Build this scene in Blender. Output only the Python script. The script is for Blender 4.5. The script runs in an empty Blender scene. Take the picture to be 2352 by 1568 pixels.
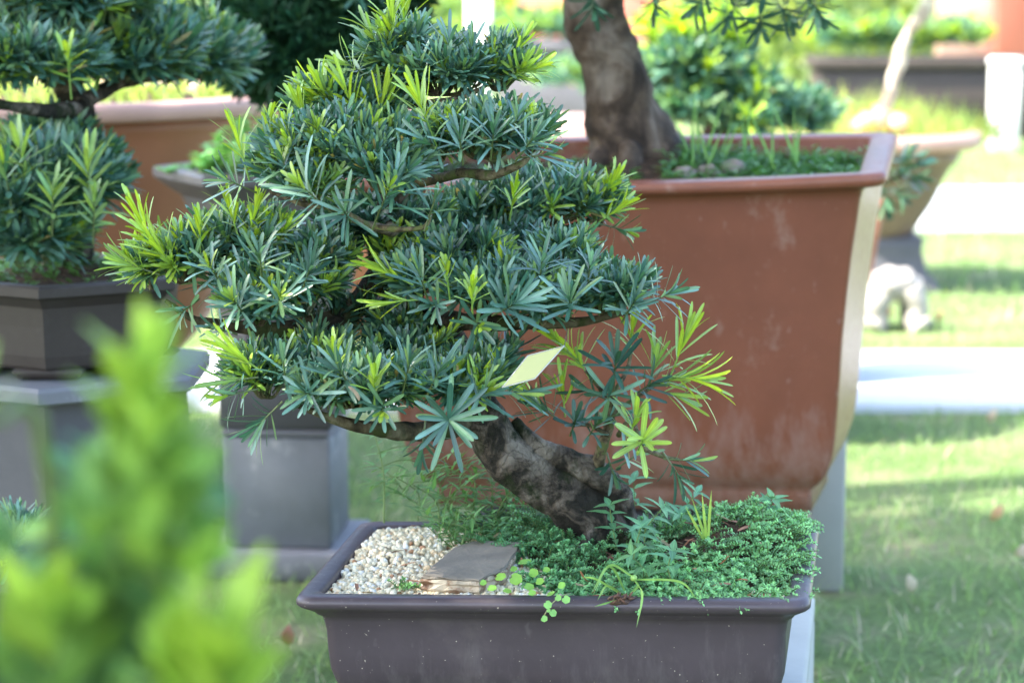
import bpy, math, random
import numpy as np
from mathutils import Vector, noise as mnoise

random.seed(7)
RNG = np.random.default_rng(11)
R = math.radians
scene = bpy.context.scene
COL = scene.collection

# ------------------------------------------------------------------ camera model
FOC, PITCH, CH = 5553.0, math.atan(882/5553), 1.0
CF = np.array([0, math.cos(PITCH), -math.sin(PITCH)])
CU = np.array([0, math.sin(PITCH), math.cos(PITCH)])
CX = np.array([1.0, 0, 0])
def at(px, py, d):
    """point of the place seen at (px,py) of a 2352x1568 picture, d metres away along +Y"""
    v = CF + CX*(px-1176)/FOC - CU*(py-784)/FOC
    p = v*(d/v[1])
    return np.array([p[0], p[1], p[2]+CH])

# ------------------------------------------------------------------ helpers
def tag(o, label=None, cat=None, group=None, kind=None):
    if label: o['label'] = label
    if cat: o['category'] = cat
    if group: o['group'] = group
    if kind: o['kind'] = kind
    return o
def empty(name, loc=(0, 0, 0), rz=0):
    o = bpy.data.objects.new(name, None); COL.objects.link(o)
    o.location = loc; o.rotation_euler = (0, 0, rz); o.empty_display_size = .05
    return o
def norm(a):
    a = np.asarray(a, float)
    return a/np.maximum(np.linalg.norm(a, axis=-1, keepdims=True), 1e-9)

class MB:
    def __init__(s): s.v = []; s.q = []; s.t = []; s.c = []; s.n = 0; s.mi = []
    def add(s, v, q=None, t=None, c=None):
        v = np.asarray(v, float).reshape(-1, 3)
        s.v.append(v)
        if c is None: c = np.ones((len(v), 4))
        c = np.asarray(c, float)
        if c.ndim == 1: c = np.tile(c, (len(v), 1))
        if c.shape[1] == 3: c = np.hstack([c, np.full((len(c), 1), .3)])
        s.c.append(c)
        if q is not None and len(q): s.q.append(np.asarray(q, int)+s.n)
        if t is not None and len(t): s.t.append(np.asarray(t, int)+s.n)
        s.n += len(v)
    def build(s, name, mat, parent=None, smooth=True, local=True, **kw):
        v = np.vstack(s.v); c = np.vstack(s.c)
        q = np.vstack(s.q) if s.q else np.zeros((0, 4), int)
        t = np.vstack(s.t) if s.t else np.zeros((0, 3), int)
        off = np.zeros(3)
        if parent is not None:
            off = np.array(parent.location) if parent.parent is None else np.array(parent.location)
        elif local:
            off = np.array([(v[:, 0].min()+v[:, 0].max())/2, (v[:, 1].min()+v[:, 1].max())/2, v[:, 2].min()])
        me = bpy.data.meshes.new(name)
        me.vertices.add(len(v)); me.vertices.foreach_set('co', (v-off).ravel())
        me.loops.add(q.size+t.size)
        me.loops.foreach_set('vertex_index', np.concatenate([q.ravel(), t.ravel()]).astype(np.int32))
        me.polygons.add(len(q)+len(t))
        st = np.concatenate([np.arange(len(q))*4, q.size+np.arange(len(t))*3]).astype(np.int32)
        me.polygons.foreach_set('loop_start', st)
        me.update(calc_edges=True)
        me.polygons.foreach_set('use_smooth', np.full(len(q)+len(t), smooth))
        a = me.color_attributes.new('tint', 'FLOAT_COLOR', 'POINT')
        a.data.foreach_set('color', c.ravel())
        me.materials.append(mat)
        me.validate()
        o = bpy.data.objects.new(name, me); COL.objects.link(o)
        if parent is not None: o.parent = parent
        else: o.location = off
        if kw: tag(o, **kw)
        return o

def part(mb, name, mat, parent, smooth=True, sub=None):
    """mesh in world coordinates parented (parents are only translated)"""
    w = np.array(parent.location)
    p = parent.parent
    while p is not None: w = w+np.array(p.location); p = p.parent
    v0 = mb.v; mb.v = [x-w for x in mb.v]
    class D: pass
    o = mb.build(name, mat, None, smooth, local=False)
    o.parent = parent; mb.v = v0
    return o

# -------- leaf batches
PROF = {
 'podo': ([0, .12, .35, .65, .86, .96, 1], [.28, .6, .9, 1, .95, .62, .15]),
 'podo_lo': ([0, .3, .82, 1], [.3, .95, .95, .15]),
 'oval': ([0, .3, .65, 1], [.12, .85, 1, .15]),
 'lance': ([0, .25, .6, 1], [.1, 1, .7, .03]),
 'blade': ([0, .5, 1], [1, .7, .05]),
 'round': ([0, .15, .5, .85, 1], [.15, .8, 1.0, .8, .2]),
}
def leaves(mb, P, D, N, L, W, C, prof='podo', bend=.12, fold=.18):
    P = np.asarray(P, float).reshape(-1, 3); n = len(P)
    if n == 0: return
    D = norm(D).reshape(-1, 3); N = np.asarray(N, float).reshape(-1, 3)
    S = np.cross(D, N); bad = np.linalg.norm(S, axis=1) < 1e-4; S[bad] = np.cross(D[bad], [1, .3, .2]); S = norm(S)
    N = np.cross(S, D)
    L = np.broadcast_to(L, (n,)); W = np.broadcast_to(W, (n,)); bend = np.broadcast_to(bend, (n,))
    C = np.broadcast_to(C, (n, 3))
    ts, ws = PROF[prof]; k = len(ts)
    V = np.zeros((n, k, 3, 3)); CC = np.zeros((n, k, 3, 4))
    for i, (t, w) in enumerate(zip(ts, ws)):
        c = P + D*(L*t)[:, None] - N*(bend*L*t*t)[:, None]
        h = S*(W*w/2)[:, None]; u = N*(W*w*fold)[:, None]
        V[:, i, 0] = c-h+u; V[:, i, 1] = c; V[:, i, 2] = c+h+u
        CC[:, i, :, :3] = C[:, None, :]
    CC[:, :, 0, 3] = 0; CC[:, :, 1, 3] = .5; CC[:, :, 2, 3] = 1
    q = []
    for i in range(k-1):
        for j in range(2):
            a = i*3+j
            q.append([a, a+1, a+4, a+3])
    q = np.array(q)[None]+(np.arange(n)*k*3)[:, None, None]
    mb.add(V.reshape(-1, 3), q=q.reshape(-1, 4), c=CC.reshape(-1, 4))

def catmull(pts, m=6):
    pts = [np.array(p, float) for p in pts]
    P = [2*pts[0]-pts[1]]+pts+[2*pts[-1]-pts[-2]]
    out = []
    for i in range(1, len(P)-2):
        for j in range(m):
            t = j/m
            out.append(.5*((2*P[i])+(-P[i-1]+P[i+1])*t+(2*P[i-1]-5*P[i]+4*P[i+1]-P[i+2])*t*t+(-P[i-1]+3*P[i]-3*P[i+1]+P[i+2])*t**3))
    out.append(P[-2]); return np.array(out)
def tube(mb, pts, rad, ring=8, m=5, c=(.5, .5, .5), rough=0., fr=30., cap=True):
    if m > 1 and len(pts) > 2:
        r = catmull([np.array([x, 0, 0]) for x in rad], m)[:, 0]; pts = catmull(pts, m)
    else: pts = np.array(pts, float); r = np.array(rad, float)
    n = len(pts)
    T = norm(np.gradient(pts, axis=0))
    up = np.array([0, 0, 1.]) if abs(T[0][2]) < .9 else np.array([1., 0, 0])
    A = norm(np.cross(T[0], up))
    V = []
    for i in range(n):
        A = norm(A-T[i]*(A@T[i])); B = np.cross(T[i], A)
        for k in range(ring):
            a = 2*math.pi*k/ring
            d = A*math.cos(a)+B*math.sin(a); rr = r[i]
            if rough:
                q = pts[i]+d*rr
                rr = rr*(1+rough*(mnoise.noise(Vector(q*fr))+.5*mnoise.noise(Vector(q*fr*2.7))+.25*mnoise.noise(Vector(q*fr*6))))
            V.append(pts[i]+d*rr)
    q = []
    for i in range(n-1):
        for k in range(ring):
            k2 = (k+1) % ring
            q.append([i*ring+k, i*ring+k2, (i+1)*ring+k2, (i+1)*ring+k])
    t = []
    if cap:
        V += [pts[0], pts[-1]]; a = n*ring
        for k in range(ring):
            k2 = (k+1) % ring
            t.append([a, k2, k]); t.append([a+1, (n-1)*ring+k, (n-1)*ring+k2])
    mb.add(np.array(V), q=q, t=t, c=c)

def rrect(w, d, r, seg=6):
    """rounded rectangle loop from (0,0) to (w,d), ccw"""
    r = max(r, 1e-4); o = []
    for cx, cy, a0 in ((w-r, r, -90), (w-r, d-r, 0), (r, d-r, 90), (r, r, 180)):
        for i in range(seg+1):
            a = R(a0+90*i/seg); o.append((cx+r*math.cos(a), cy+r*math.sin(a)))
    return np.array(o)
def loops(mb, L, cap0=True, cap1=True, c=(1, 1, 1)):
    n = len(L[0]); V = np.vstack(L); q = []; t = []
    for i in range(len(L)-1):
        for k in range(n):
            k2 = (k+1) % n
            q.append([i*n+k, i*n+k2, (i+1)*n+k2, (i+1)*n+k])
    V = list(V)
    if cap0:
        V.append(np.mean(L[0], axis=0)); a = len(V)-1
        t += [[a, (k+1) % n, k] for k in range(n)]
    if cap1:
        V.append(np.mean(L[-1], axis=0)); a = len(V)-1
        b = (len(L)-1)*n
        t += [[a, b+k, b+(k+1) % n] for k in range(n)]
    mb.add(np.array(V), q=q, t=t, c=c)
def box(mb, x0, x1, y0, y1, z0, z1, fr=None, bev=.004, c=(1, 1, 1), taper=0.):
    """bevelled box; fr = (origin, ex, ey, ez)"""
    o, ex, ey, ez = fr if fr is not None else (np.zeros(3), np.array([1., 0, 0]), np.array([0, 1., 0]), np.array([0, 0, 1.]))
    def lp(ins, z, r):
        p = rrect(x1-x0-2*ins, y1-y0-2*ins, r, 3)
        return np.array([o+ex*(a+x0+ins)+ey*(b+y0+ins)+ez*z for a, b in p])
    L = [lp(bev+taper, z0, bev*.5), lp(taper, z0+bev, bev), lp(0, z1-bev, bev), lp(bev, z1, bev*.5)]
    loops(mb, L, c=c)
def lathe(mb, ctr, prof, n=64, c=(1, 1, 1), sides=None, a0=0., tilt=(0, 0)):
    L = []
    for r, z in prof:
        P = []
        for k in range(n):
            a = 2*math.pi*k/n+a0
            rr = r
            if sides:
                h = math.pi/sides; aa = (a-a0) % (2*h)-h
                rr = r*math.cos(h)/math.cos(aa)
                rr = rr*.97+.03*r
            x, y = rr*math.cos(a), rr*math.sin(a)
            P.append([ctr[0]+x, ctr[1]+y, ctr[2]+z+x*tilt[0]+y*tilt[1]])
        L.append(np.array(P))
    loops(mb, L, c=c)
def blob(mb, c, r, seg=10, ring=7, rough=.15, fr=3., col=(1, 1, 1), seed=0):
    V = []; c = np.array(c, float); r = np.array(r, float)
    for i in range(ring+1):
        th = math.pi*i/ring
        for k in range(seg):
            a = 2*math.pi*k/seg
            d = np.array([math.sin(th)*math.cos(a), math.sin(th)*math.sin(a), math.cos(th)])
            s = 1+rough*mnoise.noise(Vector(d*fr)+Vector((seed, seed*2.3, 0)))*2
            V.append(c+d*r*s)
    q = []
    for i in range(ring):
        for k in range(seg):
            k2 = (k+1) % seg
            q.append([i*seg+k, (i+1)*seg+k, (i+1)*seg+k2, i*seg+k2])
    mb.add(np.array(V), q=q, c=col)

# ------------------------------------------------------------------ materials
def newmat(name):
    m = bpy.data.materials.new(name); m.use_nodes = True
    nt = m.node_tree; nt.nodes.clear()
    return m, nt
def N(nt, typ, **kw):
    n = nt.nodes.new(typ)
    for k, v in kw.items():
        if k.startswith('i_'):
            key = k[2:]
            key = int(key) if key.isdigit() else key.replace('_', ' ')
            n.inputs[key].default_value = v
        else: setattr(n, k, v)
    return n
def ramp(nt, stops, interp='LINEAR'):
    n = nt.nodes.new('ShaderNodeValToRGB'); e = n.color_ramp.elements; n.color_ramp.interpolation = interp
    while len(e) > 1: e.remove(e[0])
    e[0].position = stops[0][0]; e[0].color = (*stops[0][1], 1)
    for p, c in stops[1:]:
        x = e.new(p); x.color = (*c, 1)
    return n
def mixc(nt, fac, a, b, mode='MIX'):
    n = nt.nodes.new('ShaderNodeMix'); n.data_type = 'RGBA'; n.blend_type = mode
    L = nt.links
    for i, s in ((0, fac), (6, a), (7, b)):
        if hasattr(s, 'node'): L.new(s, n.inputs[i])
        else: n.inputs[i].default_value = s if i == 0 else (*s, 1)
    return n.outputs[2]
def noise_(nt, scale, detail=4, rough=.55, coord='Object', dist=0., sc=None):
    tc = N(nt, 'ShaderNodeTexCoord'); n = N(nt, 'ShaderNodeTexNoise', i_Scale=scale, i_Detail=detail, i_Roughness=rough, i_Distortion=dist)
    if sc:
        mp = N(nt, 'ShaderNodeMapping'); mp.inputs['Scale'].default_value = sc
        nt.links.new(tc.outputs[coord], mp.inputs[0]); nt.links.new(mp.outputs[0], n.inputs['Vector'])
    else: nt.links.new(tc.outputs[coord], n.inputs['Vector'])
    return n.outputs['Fac']
def finish(nt, color, rough=.5, spec=.5, bump=None, bstr=.3, bdist=.002, transl=None, coat=0.):
    L = nt.links
    out = N(nt, 'ShaderNodeOutputMaterial'); p = N(nt, 'ShaderNodeBsdfPrincipled')
    if hasattr(color, 'node'): L.new(color, p.inputs['Base Color'])
    else: p.inputs['Base Color'].default_value = (*color, 1)
    if hasattr(rough, 'node'): L.new(rough, p.inputs['Roughness'])
    else: p.inputs['Roughness'].default_value = rough
    p.inputs['Specular IOR Level'].default_value = spec
    p.inputs['Coat Weight'].default_value = coat
    if bump is not None:
        b = N(nt, 'ShaderNodeBump', i_Strength=bstr, i_Distance=bdist); L.new(bump, b.inputs['Height']); L.new(b.outputs[0], p.inputs['Normal'])
    sh = p.outputs[0]
    if transl:
        t = N(nt, 'ShaderNodeBsdfTranslucent')
        hs = N(nt, 'ShaderNodeHueSaturation', i_Saturation=1.1, i_Value=1.7, i_Hue=.492)
        if hasattr(color, 'node'): L.new(color, hs.inputs['Color'])
        else: hs.inputs['Color'].default_value = (*color, 1)
        L.new(hs.outputs[0], t.inputs[0])
        mx = N(nt, 'ShaderNodeMixShader', i_0=transl); L.new(sh, mx.inputs[1]); L.new(t.outputs[0], mx.inputs[2]); sh = mx.outputs[0]
    L.new(sh, out.inputs[0])

def leaf_mat(name, rough=.42, spec=.5, transl=.22, under=(1.5, 1.35, .9), rib=1.35, coat=0., wear=True):
    m, nt = newmat(name); L = nt.links
    a = N(nt, 'ShaderNodeAttribute', attribute_name='tint')
    col = a.outputs['Color']
    # midrib
    s = N(nt, 'ShaderNodeMath', operation='SUBTRACT', i_1=.5); L.new(a.outputs['Alpha'], s.inputs[0])
    ab = N(nt, 'ShaderNodeMath', operation='ABSOLUTE'); L.new(s.outputs[0], ab.inputs[0])
    lt = N(nt, 'ShaderNodeMath', operation='LESS_THAN', i_1=.07); L.new(ab.outputs[0], lt.inputs[0])
    light = mixc(nt, 1.0, col, (rib, rib, rib*.9), 'MULTIPLY')
    col = mixc(nt, lt.outputs[0], col, light)
    g = N(nt, 'ShaderNodeNewGeometry')
    und = mixc(nt, 1.0, col, under, 'MULTIPLY')
    col = mixc(nt, g.outputs['Backfacing'], col, und)
    nz = noise_(nt, 60, 3)
    rv = ramp(nt, [(.3, (.8, .8, .8)), (.7, (1.15, 1.15, 1.15))]); L.new(nz, rv.inputs[0])
    col = mixc(nt, 1.0, col, rv.outputs[0], 'MULTIPLY')
    if wear:
        n2 = noise_(nt, 420, 2)
        r2 = ramp(nt, [(.74, (0, 0, 0)), (.78, (1, 1, 1))]); L.new(n2, r2.inputs[0])
        col = mixc(nt, r2.outputs[0], col, (.35, .4, .38))
    finish(nt, col, rough, spec, transl=transl, coat=coat)
    return m
M = {}
M['leaf'] = leaf_mat('podocarpus_leaf', .38, .9, .14)
M['leaf_deep'] = leaf_mat('deep_shade_leaf', .6, .2, .06, wear=False)  # crown shade put into the leaves: gloss and translucency cut, used with near-black tint
M['leaf_far'] = leaf_mat('distant_leaf', .5, .4, .3, wear=False)
M['herb'] = leaf_mat('herb_leaf', .45, .4, .25, under=(1.2, 1.15, 1), wear=False)
M['grass'] = leaf_mat('grass_blade', .55, .3, .35, under=(1.1, 1.1, 1), wear=False)

def bark_mat(name, dark, mid, pale, scale=22, moss=None, bd=.004, t=(.40, .50, .66), crack=None):
    m, nt = newmat(name); L = nt.links
    n1 = noise_(nt, scale, 8, .62, dist=.6); n2 = noise_(nt, scale*3.2, 6, .65, sc=(1, 1, .5))
    r1 = ramp(nt, [(t[0], dark), (t[1], mid), (t[2], pale)]); L.new(n1, r1.inputs[0])
    r2 = ramp(nt, [(.35, (.55, .55, .55)), (.6, (1.1, 1.1, 1.1))]); L.new(n2, r2.inputs[0])
    c = mixc(nt, 1.0, r1.outputs[0], r2.outputs[0], 'MULTIPLY')
    if crack:
        tc = N(nt, 'ShaderNodeTexCoord'); nz = N(nt, 'ShaderNodeTexNoise', i_Scale=30., i_Detail=4.); L.new(tc.outputs['Object'], nz.inputs['Vector'])
        mv = N(nt, 'ShaderNodeVectorMath', operation='MULTIPLY_ADD'); mv.inputs[1].default_value = (.06,)*3
        L.new(nz.outputs['Color'], mv.inputs[0]); L.new(tc.outputs['Object'], mv.inputs[2])
        vo = N(nt, 'ShaderNodeTexVoronoi', feature='DISTANCE_TO_EDGE', i_Scale=crack); L.new(mv.outputs[0], vo.inputs['Vector'])
        rc_ = ramp(nt, [(.0, (.7, .7, .7)), (.05, (1, 1, 1))]); L.new(vo.outputs['Distance'], rc_.inputs[0])
        c = mixc(nt, 1.0, c, rc_.outputs[0], 'MULTIPLY')
    if moss:
        n3 = noise_(nt, scale*.7, 5, .6, sc=(1.3, 1, 1)); r3 = ramp(nt, [(.52, (0, 0, 0)), (.6, (1, 1, 1))]); L.new(n3, r3.inputs[0])
        c = mixc(nt, r3.outputs[0], c, moss)
    ad = N(nt, 'ShaderNodeMath', operation='ADD'); L.new(n1, ad.inputs[0]); L.new(n2, ad.inputs[1])
    hgt = ad.outputs[0]
    if crack:
        a3 = N(nt, 'ShaderNodeMath', operation='MULTIPLY_ADD', i_1=.45); L.new(rc_.outputs[0], a3.inputs[0]); L.new(ad.outputs[0], a3.inputs[2]); hgt = a3.outputs[0]
    finish(nt, c, .85, .25, bump=hgt, bstr=1, bdist=bd)
    return m
M['bark'] = bark_mat('bonsai_bark', (.030, .026, .020), (.100, .078, .060), (.27, .23, .19), 24, (.020, .026, .010), .007, (.44, .49, .64), crack=75)
M['bark_brown'] = bark_mat('brown_bark', (.035, .024, .017), (.105, .072, .05), (.22, .18, .145), 13, None, .006)
M['bark_mossy'] = bark_mat('mossy_bark', (.02, .018, .012), (.07, .055, .03), (.16, .14, .09), 30, (.035, .045, .012), .003)
M['twig'] = bark_mat('twig_bark', (.07, .055, .035), (.17, .13, .08), (.27, .22, .14), 80, (.12, .14, .05), .001)
M['bark_pale'] = bark_mat('pale_bark', (.2, .17, .13), (.45, .4, .32), (.7, .65, .56), 15, None, .004)

def ceramic(name, base, rough=.4, var=.15, dirt=None, dirt_t=(.60, .68), specks=None, streak=False, bump=.15, coat=0., scale=9, bloom=None):
    m, nt = newmat(name); L = nt.links
    n1 = noise_(nt, scale, 5, .6); r1 = ramp(nt, [(.3, (1-var,)*3), (.7, (1+var,)*3)]); L.new(n1, r1.inputs[0])
    c = mixc(nt, 1.0, base, r1.outputs[0], 'MULTIPLY')
    if dirt:
        n2 = noise_(nt, scale*1.7, 7, .7, sc=(1, 1, .55) if streak else None)
        r2 = ramp(nt, [(dirt_t[0], (0, 0, 0)), (dirt_t[1], (1, 1, 1))]); L.new(n2, r2.inputs[0])
        c = mixc(nt, r2.outputs[0], c, dirt)
    if specks:
        n3 = noise_(nt, 330, 1.5, .5); r3 = ramp(nt, [(.745, (0, 0, 0)), (.775, (1, 1, 1))]); L.new(n3, r3.inputs[0])
        c = mixc(nt, r3.outputs[0], c, specks)
    if bloom:
        col_, z0, z1, sc_ = bloom
        nb = noise_(nt, sc_, 8, .72, sc=(1, 1, .16)); nb2 = noise_(nt, 6, 4, .6)
        tc = N(nt, 'ShaderNodeTexCoord'); sx = N(nt, 'ShaderNodeSeparateXYZ'); L.new(tc.outputs['Object'], sx.inputs[0])
        mr = N(nt, 'ShaderNodeMapRange', i_1=z0, i_2=z1, i_3=.15, i_4=-.12); L.new(sx.outputs[2], mr.inputs[0])
        a1 = N(nt, 'ShaderNodeMath', operation='ADD'); L.new(nb, a1.inputs[0]); L.new(mr.outputs[0], a1.inputs[1])
        a2 = N(nt, 'ShaderNodeMath', operation='MULTIPLY_ADD', i_1=.35); L.new(nb2, a2.inputs[0]); L.new(a1.outputs[0], a2.inputs[2])
        rb = ramp(nt, [(.70, (0, 0, 0)), (.92, (.55, .55, .55))]); L.new(a2.outputs[0], rb.inputs[0])
        c = mixc(nt, rb.outputs[0], c, col_)
        n5 = noise_(nt, 75, 2, .5, sc=(1, 1, .6)); r5 = ramp(nt, [(.70, (0, 0, 0)), (.76, (.4, .4, .4))]); L.new(n5, r5.inputs[0])
        c = mixc(nt, r5.outputs[0], c, col_)
    n4 = noise_(nt, 90, 4); rr = N(nt, 'ShaderNodeMapRange', i_3=rough-.08, i_4=rough+.12); L.new(n4, rr.inputs[0])
    finish(nt, c, rr.outputs[0], .5, bump=n4, bstr=bump, bdist=.0015, coat=coat)
    return m
M['pot_purple'] = ceramic('purple_brown_clay', (.062, .046, .055), .36, .16, (.095, .075, .078), (.55, .75), (.46, .40, .32), bloom=((.13, .11, .115), .02, .11, 60))
M['pot_red'] = ceramic('red_brown_clay', (.215, .074, .042), .34, .10, (.30, .16, .12), (.58, .70), (.33, .2, .16), streak=True, scale=11, bloom=((.34, .21, .18), .05, .17, 45))
M['pot_dark'] = ceramic('dark_brown_clay', (.036, .027, .023), .6, .15, (.055, .045, .042), (.55, .75))
M['pot_terra'] = ceramic('terracotta_clay', (.30, .115, .06), .45, .10)
M['pot_pink'] = ceramic('pinkish_clay_rim', (.50, .30, .25), .45, .1)
M['pot_tan'] = ceramic('tan_clay', (.19, .125, .088), .5, .12)  # darkened so the round bowl's body carries its shadow in the clay colour
M['pot_grey'] = ceramic('grey_glazed_clay', (.11, .105, .115), .35, .15)
M['concrete'] = ceramic('grey_concrete', (.155, .170, .190), .65, .2, (.30, .32, .32), (.57, .68), scale=7, bump=.3)
M['slab'] = ceramic('light_grey_slab', (.16, .165, .185), .6, .12, (.32, .33, .34), (.6, .7), scale=8, bump=.3)
M['concrete_dark'] = ceramic('dark_concrete', (.075, .075, .085), .6, .14, (.15, .15, .16), (.62, .75), scale=7, bump=.3)
M['concrete_pale'] = ceramic('pale_concrete', (.36, .37, .34), .7, .10, (.13, .14, .14), (.60, .72), streak=True, scale=6, bump=.3)
M['path'] = ceramic('white_concrete', (.48, .51, .53), .8, .12, (.30, .31, .29), (.62, .75), scale=3, bump=.3)
M['white_stone'] = ceramic('white_stone', (.30, .28, .25), .7, .12, (.35, .32, .28), (.60, .75), scale=12, bump=.3)
M['white_paint'] = ceramic('white_painted_concrete', (.8, .8, .76), .6, .05)
M['red_wall'] = ceramic('red_painted_wall', (.55, .17, .12), .7, .08, scale=2)
M['slate'] = ceramic('slate_rock', (.20, .17, .13), .8, .25, (.30, .24, .16), (.58, .72), scale=22, bump=1)
M['slate_edge'] = ceramic('broken_slate_edge', (.46, .38, .27), .8, .3, (.20, .11, .06), (.50, .60), scale=30, bump=.8)
M['card'] = ceramic('yellow_card', (.47, .48, .22), .45, .02, scale=3)
def flat(name, c, rough=.5, spec=.5):
    m, nt = newmat(name); finish(nt, c, rough, spec); return m
M['clear'] = flat('plastic_sleeve', (.5, .5, .47), .2)
M['wire'] = flat('tag_wire', (.12, .1, .08), .4)

def tintmat(name, rough=.6, bump=120, bstr=.3, spec=.4):
    m, nt = newmat(name); a = N(nt, 'ShaderNodeAttribute', attribute_name='tint')
    n1 = noise_(nt, bump, 4); r1 = ramp(nt, [(.3, (.8,)*3), (.7, (1.15,)*3)]); nt.links.new(n1, r1.inputs[0])
    finish(nt, mixc(nt, 1.0, a.outputs['Color'], r1.outputs[0], 'MULTIPLY'), rough, spec, bump=n1, bstr=bstr, bdist=.001); return m
M['pebble'] = tintmat('pebble', .45)
M['dry'] = tintmat('dry_leaf', .6)
M['stem'] = tintmat('green_stem', .5)
def soil_mat():
    m, nt = newmat('potting_soil'); n = noise_(nt, 70, 8, .7); r = ramp(nt, [(.3, (.02, .014, .01)), (.55, (.09, .055, .035)), (.75, (.2, .12, .07))])
    nt.links.new(n, r.inputs[0]); finish(nt, r.outputs[0], .95, .2, bump=n, bstr=1, bdist=.006); return m
M['soil'] = soil_mat()
def lawn_mat():
    m, nt = newmat('lawn_ground'); n = noise_(nt, 3.5, 8, .65); n2 = noise_(nt, 60, 5, .7)
    r = ramp(nt, [(.3, (.11, .18, .065)), (.5, (.16, .24, .09)), (.68, (.30, .29, .18))]); nt.links.new(n, r.inputs[0])
    r2 = ramp(nt, [(.3, (.6, .6, .6)), (.7, (1.3, 1.3, 1.2))]); nt.links.new(n2, r2.inputs[0])
    finish(nt, mixc(nt, 1.0, r.outputs[0], r2.outputs[0], 'MULTIPLY'), .9, .2, bump=n2, bstr=1, bdist=.02); return m
M['lawn'] = lawn_mat()

# ------------------------------------------------------------------ foliage generators
def jit(c, k=.15):
    c = np.array(c, float); s = 1+RNG.uniform(-k, k); h = RNG.uniform(-k, k)*.5
    return np.clip(c*s*np.array([1+h, 1, 1-h]), .002, .95)
DARK = (.046, .130, .088); MID = (.130, .240, .105); LIME = (.28, .43, .06); YOUNG = (.19, .32, .09); BLUE = (.125, .250, .195)
def shoot(mb, b, ax, n=16, L=.047, W=.0044, stem=.018, kind='old', prof='podo', stemr=.0011, lo=80, hi=14, bend=.12, tipnew=None, bare=True, yellow=.005):
    """a whorled shoot: n narrow leaves spiralling up a short twig"""
    b = np.array(b, float); ax = norm(ax)
    h = norm(np.cross(ax, [0.31, .2, .93] if abs(ax[2]) < .9 else [1, .1, .2])); k = np.cross(ax, h)
    ph = RNG.uniform(0, 6.28)
    i = np.arange(n); f = i/max(n-1, 1)
    ang = np.radians(lo+(hi-lo)*f**.85+RNG.normal(0, 7, n)); az = ph+i*2.39996+RNG.normal(0, .22, n)
    D = ax[None]*np.cos(ang)[:, None]+(h[None]*np.cos(az)[:, None]+k[None]*np.sin(az)[:, None])*np.sin(ang)[:, None]
    P = b[None]+ax[None]*(stem*f)[:, None]
    LL = L*(1-.38*np.abs(f-.45)**1.3*1.6)*RNG.uniform(.72, 1.12, n)
    if kind == 'lime': cs = np.array([jit(LIME, .16) for _ in i])
    elif kind == 'young': cs = np.array([jit(YOUNG, .22) for _ in i])
    elif kind == 'deep': cs = np.array([jit((.018, .060, .026), .3) for _ in i])  # crown shade put into the leaf colour, nearly black
    elif kind == 'shade': cs = np.array([jit(np.array(DARK)*.8, .2) for _ in i])  # darker leaf colour stands in for shade within and behind the foliage
    else:
        cs = np.array([jit(DARK if RNG.random() < .42 else (BLUE if RNG.random() < .62 else MID), .22) for _ in i])
        if tipnew is None: tipnew = RNG.random() < .22
        if tipnew: cs[f > .72] = np.array([jit(np.array(LIME)*.8, .2) for _ in range((f > .72).sum())]).reshape(-1, 3); LL[f > .72] *= .6
        yl = RNG.random(n) < yellow; cs[yl] = (.35, .28, .12)
    WW = W*RNG.uniform(.82, 1.15, n)
    leaves(mb, P, D, ax[None]+0*D, LL, WW, cs, prof, bend=RNG.normal(bend, .16, n), fold=.12)
    if stemr:
        sc = (.10, .14, .04) if kind != 'lime' else (.25, .42, .08)
        tube(mb, [b-ax*stem*.7, b+ax*stem], [stemr, stemr*.7], 5, 1, c=(*sc, .3), cap=False)

def lobe(mb, c, r, n, L=.033, W=.0037, young=.06, up=.95, prof='podo', side=0., nl=(13, 19), zmin=-.22, fill=.3, twigs=None, kinds=None, near=0., dens=1.8):
    """dome of shoots: c centre, r radii (x,y,z); shoots sit inside the ellipsoid and point outwards and up"""
    c = np.array(c, float); r = np.array(r, float)
    for i in range(int(n*dens)):
        while True:
            d = norm(RNG.normal(0, 1, 3))
            if d[2] > zmin and (near <= 0 or d[1] < .55): break
        inner = RNG.random() < fill
        k = RNG.uniform(.25, .6) if inner else RNG.uniform(.68, .95)
        rr = np.maximum(r-L*.85, r*.3)
        b = c+d*rr*k
        ax = norm(d*np.array([1, 1, .8])+np.array([side, -.10, up])+RNG.normal(0, .18, 3))
        kd = 'old'
        u = RNG.random()
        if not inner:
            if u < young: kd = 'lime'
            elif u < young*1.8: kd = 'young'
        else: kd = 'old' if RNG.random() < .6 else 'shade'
        if kinds: kd = kinds
        s = RNG.uniform(.7, 1.12)
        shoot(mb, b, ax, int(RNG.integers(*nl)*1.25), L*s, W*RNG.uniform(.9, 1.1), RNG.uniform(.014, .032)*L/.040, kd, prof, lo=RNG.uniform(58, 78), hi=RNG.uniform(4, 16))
        if twigs is not None and i % 3 == 0:
            q = c+np.array([0, 0, -r[2]*.45])
            tube(twigs, [q, (q+b)/2+np.array([0, 0, -.006]), b], [.0022, .0017, .0012], 5, 3, cap=False)

def plobe(mb, px, py, d, rx, ry, rd, n, **k):
    s = d/FOC
    lobe(mb, at(px, py, d), (rx*s, rd, ry*s), n, **k)

# ================================================================== THE SETTING
g = MB()
xs = np.linspace(-60, 60, 61); ys = np.linspace(-6, 114, 61)
gv = np.array([[x, y, 0] for y in ys for x in xs])
gq = [[j*61+i, j*61+i+1, (j+1)*61+i+1, (j+1)*61+i] for j in range(60) for i in range(60)]
g.add(gv, q=gq)
g.build('ground', M['lawn'], kind='structure', local=False)

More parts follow.
